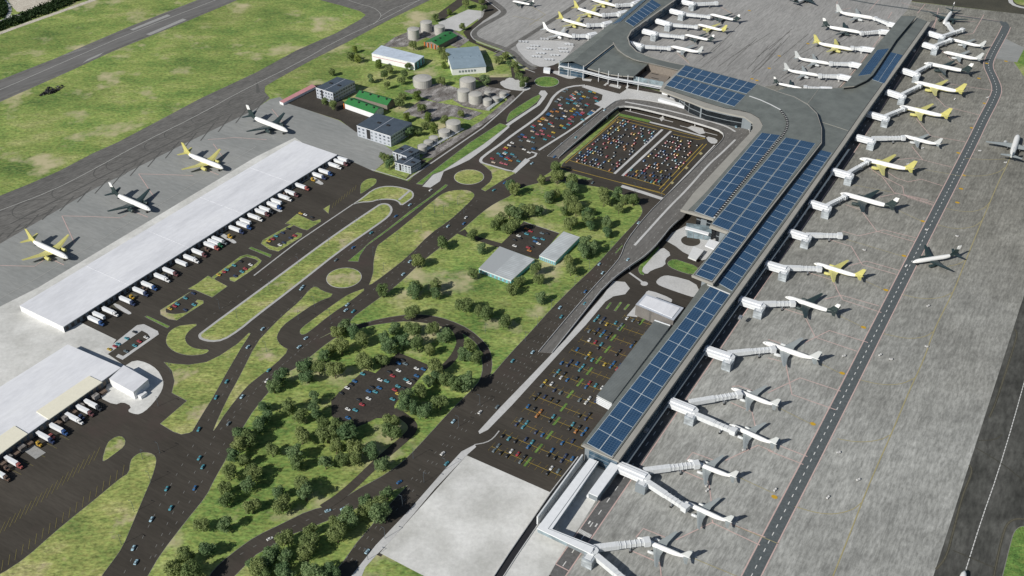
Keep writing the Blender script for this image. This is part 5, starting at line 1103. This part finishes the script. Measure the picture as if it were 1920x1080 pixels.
for p in RP:
    best = None
    for nm, ln in roads.items():
        for a, c in zip(ln, ln[1:]):
            A_, C_, P_ = Vector(a), Vector(c), Vector(p); t = max(0, min(1, (P_ - A_).dot(C_ - A_) / (C_ - A_).length_squared)); dd = (P_ - A_.lerp(C_, t)).length
            if best is None or dd < best[0]: wa, wc = W(*a), W(*c); best = (dd, nm, math.atan2(wc.y - wa.y, wc.x - wa.x))
    hh = 0
    for k, v in elev.items():
        for (c_, r_) in ((2, 0), (2, 1), (2, 2)):
            if abs(p[0] - (480 * c_ + k[0] / 4)) < .1 and abs(p[1] - (270 * r_ + k[1] / 4)) < .1: hh = v
    addcar(p, best[2] + (PI if R.random() < .4 else 0), R.choice(['pale blue', 'pale blue', 'teal', 'blue', 'white', 'pale blue', 'teal', 'grey']), 'on the ' + best[1], h=hh)
L1C = [(1100, 540, 'black'), (1070, 565, 'blue'), (1120, 570, 'grey'), (1070, 620, 'white'), (1000, 630, 'black'), (1025, 660, 'red'), (1205, 605, 'white'), (1255, 610, 'blue'), (930, 690, 'white'), (980, 700, 'teal'), (1205, 660, 'blue'), (1125, 688, 'teal'), (1180, 690, 'black'), (1150, 712, 'white'), (800, 645, 'teal'), (740, 700, 'blue'), (715, 725, 'black'), (685, 750, 'white'), (640, 790, 'black'), (870, 745, 'black'), (925, 750, 'blue'), (845, 775, 'blue'), (895, 780, 'teal'), (1065, 738, 'teal'), (1110, 752, 'black'), (1040, 765, 'red'), (1065, 795, 'yellow'), (1025, 835, 'teal'), (845, 830, 'white'), (770, 840, 'black'), (795, 875, 'red'), (690, 910, 'white'), (745, 917, 'teal'), (690, 975, 'blue')]
for x, y, c in L1C: addcar((480 + x / 4, 540 + y / 4), VA, c, 'in the tree ringed car park', z=.32)
L2C = [(110, 635, 'orange'), (140, 655, 'red'), (110, 675, 'teal'), (85, 665, 'black'), (50, 690, 'white'), (20, 720, 'black'), (60, 707, 'black'), (225, 670, 'grey'), (265, 672, 'black'), (170, 705, 'teal'), (200, 710, 'navy'), (230, 715, 'teal'), (175, 732, 'blue'), (200, 748, 'white'), (150, 770, 'black'), (122, 777, 'red'), (130, 800, 'orange'), (20, 765, 'white')]
for x, y, c in L2C: addcar((960 + x / 4, 270 + y / 4), VA, c, 'beside the cyan pavilions', z=.32)
for (c_, r_, lst) in ((0, 2, [(1450, 40, 'navy'), (1390, 75, 'teal'), (1330, 120, 'teal'), (1310, 135, 'red'), (1275, 155, 'yellow'), (1455, 125, 'teal'), (1390, 165, 'navy'), (1010, 330, 'black'), (950, 378, 'teal'), (885, 420, 'teal'), (862, 437, 'red'), (820, 460, 'yellow'), (1095, 370, 'white'), (1045, 400, 'red'), (1010, 432, 'teal'), (945, 475, 'grey')]),
                     (0, 1, [(1805, 880, 'black'), (1755, 910, 'teal'), (1700, 942, 'teal'), (1680, 958, 'red'), (1640, 980, 'yellow'), (1880, 905, 'white'), (1840, 935, 'red'), (1815, 957, 'teal'), (1765, 990, 'navy')]),
                     (1, 1, [(240, 635, 'black'), (200, 665, 'navy'), (150, 690, 'teal'), (125, 712, 'red'), (95, 727, 'yellow'), (290, 688, 'red'), (260, 705, 'navy'), (210, 740, 'navy'), (180, 757, 'white'), (335, 520, 'yellow'), (370, 530, 'white'), (420, 550, 'black')])):
    for x, y, c in lst: addcar((480 * c_ + x / 4, 270 * r_ + y / 4), VA, c, 'in the truck yard bays')
# lower car park: rows of yellow lines with cars nose-in on both sides
Uv, Vv = Vector((math.cos(UA), math.sin(UA), 0)), Vector((math.cos(VA), math.sin(VA), 0))
def inside(p, q):
    c = False; n = len(q); j = n - 1
    for i in range(n):
        if (q[i].y > p.y) != (q[j].y > p.y) and p.x < (q[j].x - q[i].x) * (p.y - q[i].y) / (q[j].y - q[i].y) + q[i].x: c = not c
        j = i
    return c
def px_of(v):
    Z = v.z - H; zc = v.y * CP - Z * SP; yc = v.y * SP + Z * CP
    return (PX + F * v.x / zc, PY - F * yc / zc)
LOT = poly([(1122, 588), (1192, 592), (1240, 612), (1128, 745), (1120, 760), (1122, 775), (1095, 838), (1078, 868), (1040, 912), (905, 852), (945, 805)])
r0, r9 = W(1127, 601), W(960, 787.5); pitch = (r9 - r0).dot(Uv) / 9
yl = MB(); gb = []
rowcol = ['white', 'blue', 'teal', 'black', 'blue', 'red', 'grey', 'red', 'navy', 'grey', 'black', 'teal', 'grey', 'yellow', 'navy', 'blue', 'black', 'orange']
for rI in range(-1, 15):
    base = r0 + Uv * (pitch * rI); run = []
    for k in range(-30, 60):
        p = base + Vv * (k * 2.7)
        if inside(p, LOT): run.append(p)
    if len(run) < 3: continue
    a, c = run[0], run[-1]; n = Uv * .15
    yl.add([(v.x, v.y, ZM) for v in (a + n, a - n, c - n, c + n)], [(0, 1, 2, 3)])
    gi = len(run) * .52
    for k, p in enumerate(run):
        if k % 2 == 0:
            m = Vv * .05
            for s in (-1, 1):
                e = p + Uv * (4.6 * s); yl.add([(v.x, v.y, ZM) for v in (p + m, p - m, e - m, e + m)], [(0, 1, 2, 3)])
        if abs(k - gi) < 1.6 or (k + rI) % 2: continue
        for s in (-1, 1):
            if R.random() < .60:
                pp = p + Uv * (2.7 * s) + Vv * 1.3
                if inside(pp + Uv * 2 * s, LOT): cars.append((Vector((pp.x, pp.y, .16)), UA + (PI if s > 0 else 0), rowcol[(k * 3 + rI * 5 + R.randrange(3)) % len(rowcol)], 'in the lower car park', px_of(pp)))
    gp = run[int(gi)]; gb.append(gp)
struct(link('parking_marking', yl.mesh('parking_marking', M['yellow_paint'], fixn=False)))
for gp in gb:
    q = [gp + Uv * 5 - Vv * .9, gp - Uv * 5 - Vv * .9, gp - Uv * 5 + Vv * .9, gp + Uv * 5 + Vv * .9]
    sheet('grass_island', ccw(q), .2, M['lawn'], raw=True)
# packed car parks further up
def packed(polypx, hd, rowp, sp, prob, place, cols_, off=0):
    q = poly(polypx); c = sum(q, Vector()) / len(q)
    for i in range(-16, 17):
        for s in (-1, 1):
            for k in range(-45, 46):
                p = c + Uv * (k * sp if hd == VA else i * rowp + s * 2.6) + Vv * (i * rowp + s * 2.6 if hd == VA else k * sp)
                if inside(p, q) and R.random() < prob: cars.append((Vector((p.x, p.y, .18)), hd, R.choice(cols_), place, px_of(p)))
bright = ['red', 'yellow', 'white', 'teal', 'blue', 'black', 'pink', 'beige', 'grey', 'navy', 'teal', 'black', 'orange', 'blue', 'grey']
darkc = ['black', 'navy', 'red', 'orange', 'teal', 'grey', 'blue', 'grey', 'black', 'navy', 'black', 'yellow', 'navy', 'red']
packed([(1064, 304), (1146, 326), (1236, 246), (1166, 224)], UA, 12, 3.1, .40, 'in the left middle car park', darkc)
packed([(1170, 330), (1240, 350), (1322, 270), (1262, 254)], UA, 12, 3.1, .40, 'in the right middle car park', darkc)
packed([(912, 302), (958, 314), (988, 296), (1008, 276), (1096, 226), (1132, 198), (1118, 172), (1062, 168), (1045, 186), (1030, 212)], VA, 13, 3.1, .34, 'in the upper car park', bright)
cars.sort(key=lambda c: (c[0] - Vector((0, 0, H))).length)
keep, rest = cars[:300], cars[300:]
byp = {}
for c in keep: byp.setdefault((c[3], c[2]), []).append(c)
ci = 0
for (place, colr), lst in byp.items():
    lst.sort(key=lambda c: c[4][1])
    for i, (p, hd, cn, pl, px) in enumerate(lst):
        o_ = link('car', CM); o_.location = p; o_.rotation_euler = (0, 0, hd); o_.color = CC[cn] + (1,)
        lab = cn + ' car ' + place + (', ' + ORD[i + 1] + ' ' + cn + ' one from top' if len(lst) > 1 else '')
        w_ = lab.split()
        tag(o_, lab, 'car', 'cars ' + place)
        g_ = link('windows', GM, o_)
b = MB(); src = [(v.co.copy()) for v in CM.vertices]; sf = [tuple(p.vertices) for p in CM.polygons]; gs = [v.co.copy() for v in GM.vertices]; gf = [tuple(p.vertices) for p in GM.polygons]
names = list(CC); mats = []
for nme in names: mats.append(plain('car_paint_' + nme.replace(' ', '_'), CC[nme], .3, .02))
mats.append(M['car_glass'])
for (p, hd, cn, pl, px) in rest:
    T = Matrix.Translation(p) @ Matrix.Rotation(hd, 4, 'Z'); b.add([T @ v for v in src], sf, names.index(cn)); b.add([T @ v for v in gs], gf, len(names))
if rest: struct(link('distant_parked_cars', b.mesh('distant_parked_cars', mats, fixn=False)), 'stuff')
# trucks
def truck_meshes():
    d = {}
    b = MB(); b.box(0, -1.3, 1.15, 12.6, 1.3, 4.1); d['trailer'] = b.mesh('trailer', M['bridge_white'])
    b = MB(); b.box(.2, -1.0, .8, 12.4, 1.0, 1.13)
    for x in (1.6, 2.9, 11.4): b.box(x - .5, -1.25, 0, x + .5, -.7, 1.0); b.box(x - .5, .7, 0, x + .5, 1.25, 1.0)
    d['trailer_chassis'] = b.mesh('trailer_chassis', M['rubber'])
    b = MB(); b.box(13.0, -1.2, .9, 15.4, 1.2, 3.7, tx=.1, tz=.1); b.box(15.4, -1.0, .8, 17.3, 1.0, 2.2, tx=.1, tz=.15); b.box(13.1, -1.1, 3.7, 14.9, 1.1, 4.1, tx=.3, tz=.2)
    d['cab'] = b.mesh('cab', M['paint'])
    b = MB(); b.box(15.38, -1.05, 2.35, 15.5, 1.05, 3.4); b.box(14.2, -1.24, 2.4, 15.2, 1.24, 3.2); d['windscreen'] = b.mesh('windscreen', M['car_glass'])
    b = MB(); b.box(11.4, -.8, .7, 17.0, .8, .95)
    for x in (12.0, 13.3, 16.6): b.box(x - .5, -1.25, 0, x + .5, -.75, 1.0); b.box(x - .5, .75, 0, x + .5, 1.25, 1.0)
    d['wheels'] = b.mesh('wheels', M['rubber'])
    return d
TM = truck_meshes()
TC = {'blue': (.03, .08, .22), 'navy': (.025, .04, .10), 'white': (.70, .70, .70), 'maroon': (.13, .055, .06), 'red': (.32, .09, .08), 'green': (.02, .13, .06), 'grey': (.16, .18, .2), 'dark': (.03, .035, .045), 'brown': (.12, .08, .06), 'yellow': (.42, .26, .03)}
def truck(px, colr, label, trailer=True, back=0.0):
    p = W(px[0], px[1], 4.1); p.z = .16; p = p + Vv * 0 - Uv * 1.3
    rt = empty('articulated_truck' if trailer and colr else ('parked_trailer' if trailer else 'truck_tractor'), p, label, 'truck' if colr else 'trailer', 'trucks at the cargo docks', VA)
    if trailer: link('trailer_chassis', TM['trailer_chassis'], link('trailer', TM['trailer'], rt))
    if colr:
        for k in ('cab', 'windscreen', 'wheels'):
            o_ = link(k, TM[k], rt)
            if k == 'cab': o_.color = TC[colr] + (1,); cabo = o_
            if k == 'windscreen': o_.parent = cabo
            if not trailer and k != 'windscreen': o_.location.x = -10
T1L = [(168, 591, 'blue'), (177, 583, None), (195, 574, 'white'), (227, 554, 'navy'), (252, 537, 'navy'), (268, 526, 'blue'), (292, 511, 'white'), (308, 500, 'maroon'), (332, 485, None), (347, 476, 'white'), (362, 465, 'maroon'), (385, 452, 'red'), (392, 447, 'green'), (400, 442, 'grey'), (432, 422, 'navy'), (446, 414, 'blue'), (452, 408, None), (467, 399, 'white'), (480, 390, 'maroon'), (488, 385, 'dark'), (503, 377, 'blue'), (510, 371, None), (522, 362, 'white'), (535, 354, 'maroon'), (555, 342, 'red'), (587, 322, 'navy'), (599, 315, 'blue'), (616, 303, 'white'), (628, 297, 'maroon'), (634, 292, 'dark')]
for i, (x, y, c) in enumerate(T1L): truck((x, y), c, (('truck with ' + c + ' cab') if c else 'white trailer without cab') + ' at the long warehouse, ' + ORD[i + 1] + ' from near end')
for i, (x, y, c) in enumerate([(161, 747, 'dark'), (146, 757, 'maroon'), (126, 772, 'white'), (97, 792, 'blue'), (72, 807, 'navy'), (12, 853, 'red'), (-12, 876, 'brown')]):
    truck((x, y), c, 'truck with ' + c + ' cab at the lower warehouse dock, ' + ORD[i + 1] + ' from the right')
for i, (x, y, c) in enumerate([(241, 549, 'yellow'), (265, 534, 'brown'), (306, 510, 'dark'), (382, 460, 'brown'), (425, 436, 'yellow'), (581, 330, 'yellow'), (529, 358, 'brown'), (360, 478, 'grey'), (146, 772, 'navy'), (90, 808, 'red'), (66, 822, 'yellow'), (6, 868, 'brown')]):
    truck((x, y), c, c + ' tractor without trailer, ' + (ORD[i + 1] + ' listed' if 0 else '') + ('long warehouse dock, near ' + ['the second truck gap', 'the red cab', 'a white cab', 'the red and green cabs', 'the navy cab', 'the far end', 'the maroon cab', 'the middle'][i] if i < 8 else 'at the lower warehouse dock, ' + ORD[i - 7] + ' from the right'), trailer=False)
# apron vehicles and baggage carts
def tug_mesh():
    b = MB(); b.box(-2.2, -1.0, .4, .6, 1.0, 1.5); b.box(.6, -1.0, .4, 2.0, 1.0, 2.2, tx=.2, tz=.1); b.box(-2.1, -.9, 1.5, -.2, .9, 2.0, tx=.2, tz=.2)
    for x in (-1.5, 1.3): b.box(x - .35, -1.1, 0, x + .35, 1.1, .7, 1)
    return b.mesh('service_vehicle', [M['concrete'], M['rubber']])
def cart_mesh():
    b = MB()
    for k in range(3):
        x = -k * 3.6; b.box(x - 1.4, -.8, .5, x + 1.4, .8, .7); b.box(x - 1.4, -.8, 1.9, x + 1.4, .8, 2.0); b.box(x - 1.4, -.8, .7, x - 1.3, .8, 1.9); b.box(x + 1.3, -.8, .7, x + 1.4, .8, 1.9); b.box(x - 2.2, -.1, .5, x - 1.4, .1, .6, 1)
        b.box(x - 1.0, -.85, 0, x - .6, .85, .5, 1); b.box(x + .6, -.85, 0, x + 1.0, .85, .5, 1)
    return b.mesh('baggage_carts', [M['bridge_white'], M['rubber']])
TG, CT = tug_mesh(), cart_mesh()
GS = [((1740, 575), 'right of the dashed road beside the yellow taxi line'), ((1737, 651), 'on the yellow taxi line at mid right'), ((1650, 667), 'left one of the pair right of the dashed road'), ((1670, 675), 'right one of the pair right of the dashed road'), ((1582, 669), 'left of the dashed road below the black winged jet'), ((1572, 850), 'uppermost of three on the lower right apron'), ((1609, 901), 'rightmost of three on the lower right apron'),
      ((1552, 934), 'lowest of three on the lower right apron'), ((1453, 920), 'beside the lowest yellow stand mark'), ((1737, 432), 'driving up the dashed service road'), ((1794, 444), 'above the taxiing black winged jet'), ((1620, 470), 'under the empty jet bridge'), ((1699, 500), 'on the service road at the nose of the taxiing jet'), ((1702, 309), 'behind the wing of the tenth gate jet'),
      ((1730, 279), 'below the small grey winged jet'), ((1885, 306), 'under the tail of the right edge jet'), ((1837, 284), 'right of the service road, upper right'), ((1852, 184), 'beside the bend of the service road'), ((1790, 187), 'behind the yellow tailed jets'), ((1326, 921), 'between the second and third gate jets'), ((1395, 845), 'beside the fourth gate jet'), ((1420, 800), 'near the tail of the fourth gate jet'), ((1325, 912), 'just above the one between second and third jets')]
for (p, l) in GS:
    c = W(*p); o_ = link('service_vehicle', TG); o_.location = (c.x, c.y, .18); o_.rotation_euler = (0, 0, VA + R.random() * 1.5); o_.scale = (.68, .68, .68); tag(o_, 'small white ground service vehicle ' + l, 'service vehicle', 'ground service vehicles')
for i, p in enumerate([(105, 320), (190, 352), (165, 372), (285, 378), (235, 407), (205, 432), (300, 455), (400, 372), (340, 422), (450, 342), (410, 395), (265, 300)]):
    c = W(960 + p[0] / 4, p[1] / 4); o_ = link('baggage_carts', CT); o_.location = (c.x, c.y, .2); o_.rotation_euler = (0, 0, math.radians(-5)); o_.scale = (1.1, 1.1, 1.1)
    tag(o_, 'white baggage cart train on the equipment park, ' + ORD[sorted(range(12), key=lambda j: [(105, 320), (190, 352), (165, 372), (285, 378), (235, 407), (205, 432), (300, 455), (400, 372), (340, 422), (450, 342), (410, 395), (265, 300)][j][0]).index(i) + 1] + ' from the left', 'baggage carts', 'baggage cart trains')
# ------------------------------------------------------------------ trees
def crown_mesh(seed, mat, nleaf=2600, tall=1.0):
    r = random.Random(seed); b = MB(); lobes = []
    for k in range(16):
        a = r.random() * 2 * PI; rr = r.random() ** .5 * 2.9; z = 3.2 + r.random() * 7.0 * tall
        sh = 1 - abs((z - 6.8 * tall) / (7.5 * tall)) ** 2
        lobes.append((Vector((rr * math.cos(a) * sh * 1.15, rr * math.sin(a) * sh * 1.15, z)), 1.5 + r.random() * 1.25))
    for i in range(nleaf):
        c, rad = lobes[r.randrange(len(lobes))]
        d = Vector((r.gauss(0, 1), r.gauss(0, 1), r.gauss(.15, 1))).normalized(); p = c + d * rad * (.65 + .42 * r.random())
        n = (d + Vector((r.gauss(0, .5), r.gauss(0, .5), r.gauss(.1, .5)))).normalized(); t = n.orthogonal().normalized(); t.rotate(Matrix.Rotation(r.random() * 6.3, 3, n)); u = n.cross(t); s = .24 + r.random() * .28
        b.add([p + t * s, p + u * s * .8, p - t * s, p - u * s * .8], [(0, 1, 2, 3)])
    return b.mesh('crown', mat, fixn=False)
def trunk_mesh(seed, tall=1.0):
    r = random.Random(seed); b = MB(); b.tube([(0, 0, 0, .42, .42), (2.2, .1, 0, .3, .3), (6 * tall, .1, .15, .16, .16), (8.5 * tall, .2, .1, .05, .05)], 7, axis='z')
    for k in range(6):
        a = r.random() * 6.3; z = 2.2 + k * .8; e = Vector((math.cos(a) * 2.3, math.sin(a) * 2.3, z + 2.2)); s = Vector((0, 0, z)); n = Vector((-math.sin(a), math.cos(a), 0)) * .12
        b.add([s + n, s - n, s + Vector((0, 0, .25)), e], [(0, 1, 3), (1, 2, 3), (2, 0, 3)])
    return b.mesh('trunk', M['bark'])
CR = {'olive': [crown_mesh(i, M['leaf_olive']) for i in range(3)], 'green': [crown_mesh(10 + i, M['leaf_green'], tall=1.08) for i in range(3)], 'bright': [crown_mesh(20 + i, M['leaf_bright']) for i in range(2)]}
TR = [trunk_mesh(i) for i in range(3)]
TP = t4(1, 2, [(660, 300), (610, 340), (800, 380), (1040, 300), (1175, 190), (1180, 300), (1325, 310), (960, 380), (1100, 405), (1000, 440), (1210, 420), (1300, 470), (640, 440), (510, 510), (820, 545), (940, 545), (370, 580), (470, 600), (590, 620), (380, 665), (190, 670), (130, 740), (440, 830), (60, 890), (250, 890), (440, 930), (340, 960), (500, 1020), (80, 960), (610, 1040), (20, 1030), (950, 20), (1180, 25), (1350, 40), (1560, 120), (1665, 170), (1720, 190), (1860, 250), (1420, 350), (1600, 440), (1660, 520), (1560, 500), (1340, 600), (1290, 700), (1420, 690), (1500, 720), (1580, 705), (1230, 780), (1380, 860), (1130, 820), (1180, 900), (1270, 920), (1010, 1000), (690, 1040), (1120, 870), (1350, 660), (560, 460), (730, 330)]) + \
     t4(1, 3, [(340, 30), (530, 20), (690, 10), (1010, 0), (120, 140), (290, 160), (310, 240), (520, 230), (600, 110), (740, 130), (750, 195), (650, 210), (860, 140), (950, 240), (0, 320), (170, 460), (190, 540), (350, 400), (370, 455), (820, 530), (900, 545), (980, 465), (790, 600), (690, 640), (590, 690), (610, 770), (210, 790), (410, 740), (400, 810), (380, 910), (120, 920), (225, 940), (200, 1030), (20, 1030), (70, 990), (410, 1060), (560, 1050), (930, 610), (60, 1080), (220, 1100), (480, 1110)]) + \
     t4(0, 3, [(1790, 100), (1750, 180), (1720, 310), (1690, 430), (1700, 510), (1880, 290), (1860, 400), (1890, 560), (1510, 690), (1690, 700), (1380, 940), (1550, 880), (1430, 1060), (1900, 1000), (1300, 1050), (1860, 50), (1830, 220), (1800, 20)]) + \
     t4(2, 1, [(330, 180), (340, 250), (225, 270), (460, 270), (455, 330), (20, 340), (320, 380), (280, 400), (70, 480), (120, 490), (20, 520), (200, 500), (420, 390), (440, 440), (480, 490), (390, 500), (690, 355), (690, 420), (790, 380), (850, 420), (910, 420), (800, 480), (440, 600), (580, 560), (590, 610), (710, 585), (715, 660), (15, 620), (550, 740), (610, 780), (540, 800), (430, 870), (440, 940), (180, 940), (200, 1010), (60, 1030), (560, 510)]) + \
     t4(1, 1, [(1390, 740), (1210, 880), (1630, 680), (1690, 780), (1840, 570), (1790, 610), (1900, 510), (1630, 970), (1905, 310), (1350, 1060), (1200, 1075), (1880, 630)]) + t4(2, 2, [(215, 70), (0, 10)])
TI = t4(1, 0, [(1570, 30), (1710, 60), (1450, 90), (1350, 130), (1545, 200), (1390, 380), (1420, 430), (1410, 490), (740, 370), (710, 420), (760, 440), (920, 480), (1140, 500), (1110, 560), (1090, 600), (860, 590), (985, 640), (570, 540), (520, 760), (580, 790), (1100, 720), (1070, 775), (1290, 880), (1270, 940), (1540, 850), (1150, 990), (1210, 990), (1820, 450), (1870, 420), (1900, 480), (1180, 340), (1690, 10), (1210, 720), (1240, 815), (1420, 900), (1390, 610), (1720, 600), (1130, 880), (1330, 960), (960, 560), (1000, 520)]) + t4(1, 1, [(950, 90), (1000, 150), (975, 110)]) + t4(2, 0, [(20, 490), (55, 570), (90, 610), (30, 530), (75, 640)])
def region(p):
    if p in TI_set: return 'among the industrial buildings'
    x, y = p
    if y < 420: return 'in the upper part of the park'
    if y < 600 and x > 640: return 'in the open park around the pavilions'
    if y < 730: return 'inside the loop road'
    if y < 850: return 'around the tree ringed car park'
    return 'in the lower grove'
TI_set = set(TI)
regs = {}
for p in TP + TI: regs.setdefault(region(p), []).append(p)
lights = {(1013.75, 557.5): 'olive'}
ti = 0
for rg, lst in regs.items():
    lst.sort(key=lambda p: p[1]); nb = max(1, round(len(lst) ** .5)); per = math.ceil(len(lst) / nb)
    for bi in range(0, len(lst), per):
        row = sorted(lst[bi:bi + per])
        for k, p in enumerate(row):
            kind = R.choice(['olive', 'olive', 'green', 'green', 'olive']); 
            if rg.startswith('among'): kind = R.choice(['olive', 'bright', 'olive', 'green'])
            s = .90 + R.random() * .40; s *= .8 if rg.startswith('among') else 1; c = W(p[0], p[1], 6.5 * s)
            lab = {'olive': 'olive', 'green': 'dark green', 'bright': 'bright green'}[kind] + ' tree ' + rg + ', ' + ORD[k + 1] + ' from left in ' + ORD[bi // per + 1] + ' row'
            rt = empty('broadleaf_tree', (c.x, c.y, .2), lab, 'tree', 'trees ' + rg, R.random() * 6.28, s)
            link('trunk', R.choice(TR), rt); cr = link('crown', R.choice(CR[kind]), rt); cr.scale = (1.02 + R.random() * .25, 1.02 + R.random() * .25, 1); ti += 1
# hedge belt in the far corner and an aircraft shadow built from dark scrub
def scrub(name, pts, n, mat, h, label=None, sz=1.0):
    b = MB(); q = poly(pts); xs = [v.x for v in q]; ys = [v.y for v in q]; k = 0
    while k < n:
        p = Vector((R.uniform(min(xs), max(xs)), R.uniform(min(ys), max(ys)), 0))
        if not inside(p, q): continue
        k += 1; hh = h * (.4 + .6 * R.random())
        for j in range(5):
            o = p + Vector((R.gauss(0, sz), R.gauss(0, sz), hh * R.random() + .3)); nn = Vector((R.gauss(0, 1), R.gauss(0, 1), 1)).normalized(); t = nn.orthogonal(); u = nn.cross(t); s = (.6 + R.random() * .6) * sz
            b.add([o + t * s, o + u * s, o - t * s, o - u * s], [(0, 1, 2, 3)])
    return struct(link(name, b.mesh(name, mat, fixn=False)), 'stuff')
scrub('hedge_belt', [(-20, 50), (50, 24), (115, -3), (160, -3), (90, 26), (0, 58), (-20, 62)], 900, M['leaf_dark'], 5)
scrub('hedge_belt', [(-20, 0), (10, 0), (17, 22), (8, 33), (-20, 40)], 450, M['leaf_dark'], 5)
scrub('aircraft_shadow_scrub', t4(0, 0, [(280, 728), (330, 690), (360, 655), (400, 672), (450, 640), (490, 645), (440, 680), (390, 705), (330, 712)]), 110, M['dark'], .5, sz=.8)
# street lamps
LP = [(412, 560 + 20), (445, 598), (505, 545), (560, 500), (617, 462), (668, 425), (715, 392), (745, 455), (790, 430), (832, 402), (858, 385), (700, 480), (720, 510), (815, 400), (870, 400), (590, 575), (620, 600), (283, 905), (252, 960), (228, 1022), (300, 850), (268, 862), (320, 700), (297, 762), (500, 660), (560, 600),
      (985, 640), (1008, 612), (1034, 580), (1078, 535), (1105, 505), (910, 625), (918, 600), (900, 760), (860, 800), (775, 860), (835, 880), (795, 905), (755, 950), (722, 1010), (690, 1050), (1145, 470), (1190, 360), (1240, 370), (1060, 345)]
pb = MB(); pb.tube([(0, 0, 0, .16, .16), (10, 0, 0, .09, .09)], 6, axis='z'); pb.box(0, -.06, 9.9, 2.4, .06, 10.05); PLM = pb.mesh('pole', M['slate_wall'])
pb = MB(); pb.box(1.9, -.2, 9.75, 2.9, .2, 9.9); HM = pb.mesh('lamp_head', M['dark'])
LPs = sorted(LP, key=lambda p: p[0])
for i, p in enumerate(LPs):
    c = W(p[0], p[1]); rt = empty('street_lamp', (c.x, c.y, .1), 'thin grey street lamp beside the roads, ' + ORD[i + 1] + ' counted from the left', 'street lamp', 'street lamps along the roads', UA + PI / 2 * (1 if i % 2 else -1))
    link('lamp_head', HM, link('pole', PLM, rt))

# ------------------------------------------------------------------ camera, light, sky
cam = bpy.data.cameras.new('camera'); co = bpy.data.objects.new('camera', cam); col.objects.link(co)
co.location = (0, 0, H); co.rotation_euler = (PI / 2 - PITCH, 0, 0); cam.lens = 36 * F / 1920; cam.sensor_width = 36; cam.clip_start = 1; cam.clip_end = 8000
scn.camera = co
sun = bpy.data.lights.new('sun', 'SUN'); so = bpy.data.objects.new('sun', sun); col.objects.link(so)
sun.energy = 4.3; sun.angle = math.radians(.5); sun.color = (1, .965, .90)
tr = Vector((math.cos(SUN_AZ) * math.cos(SUN_EL), math.sin(SUN_AZ) * math.cos(SUN_EL), -math.sin(SUN_EL)))
so.rotation_euler = tr.to_track_quat('-Z', 'Y').to_euler(); so.location = (0, 0, 900)
w = bpy.data.worlds.new('World'); scn.world = w; w.use_nodes = True; nt = w.node_tree
sky = nt.nodes.new('ShaderNodeTexSky'); sky.sky_type = 'NISHITA'; sky.sun_disc = False; sky.sun_elevation = SUN_EL
sv = -tr; sky.sun_rotation = math.atan2(sv.x, sv.y)
nt.links.new(sky.outputs[0], nt.nodes['Background'].inputs[0]); nt.nodes['Background'].inputs[1].default_value = .055
scn.view_settings.view_transform = 'Standard'; scn.view_settings.look = 'None'; scn.view_settings.exposure = .15; scn.view_settings.gamma = 1
scn.cycles.max_bounces = 4
print('cars', len(cars), 'trees', ti, 'objects', len(bpy.data.objects))
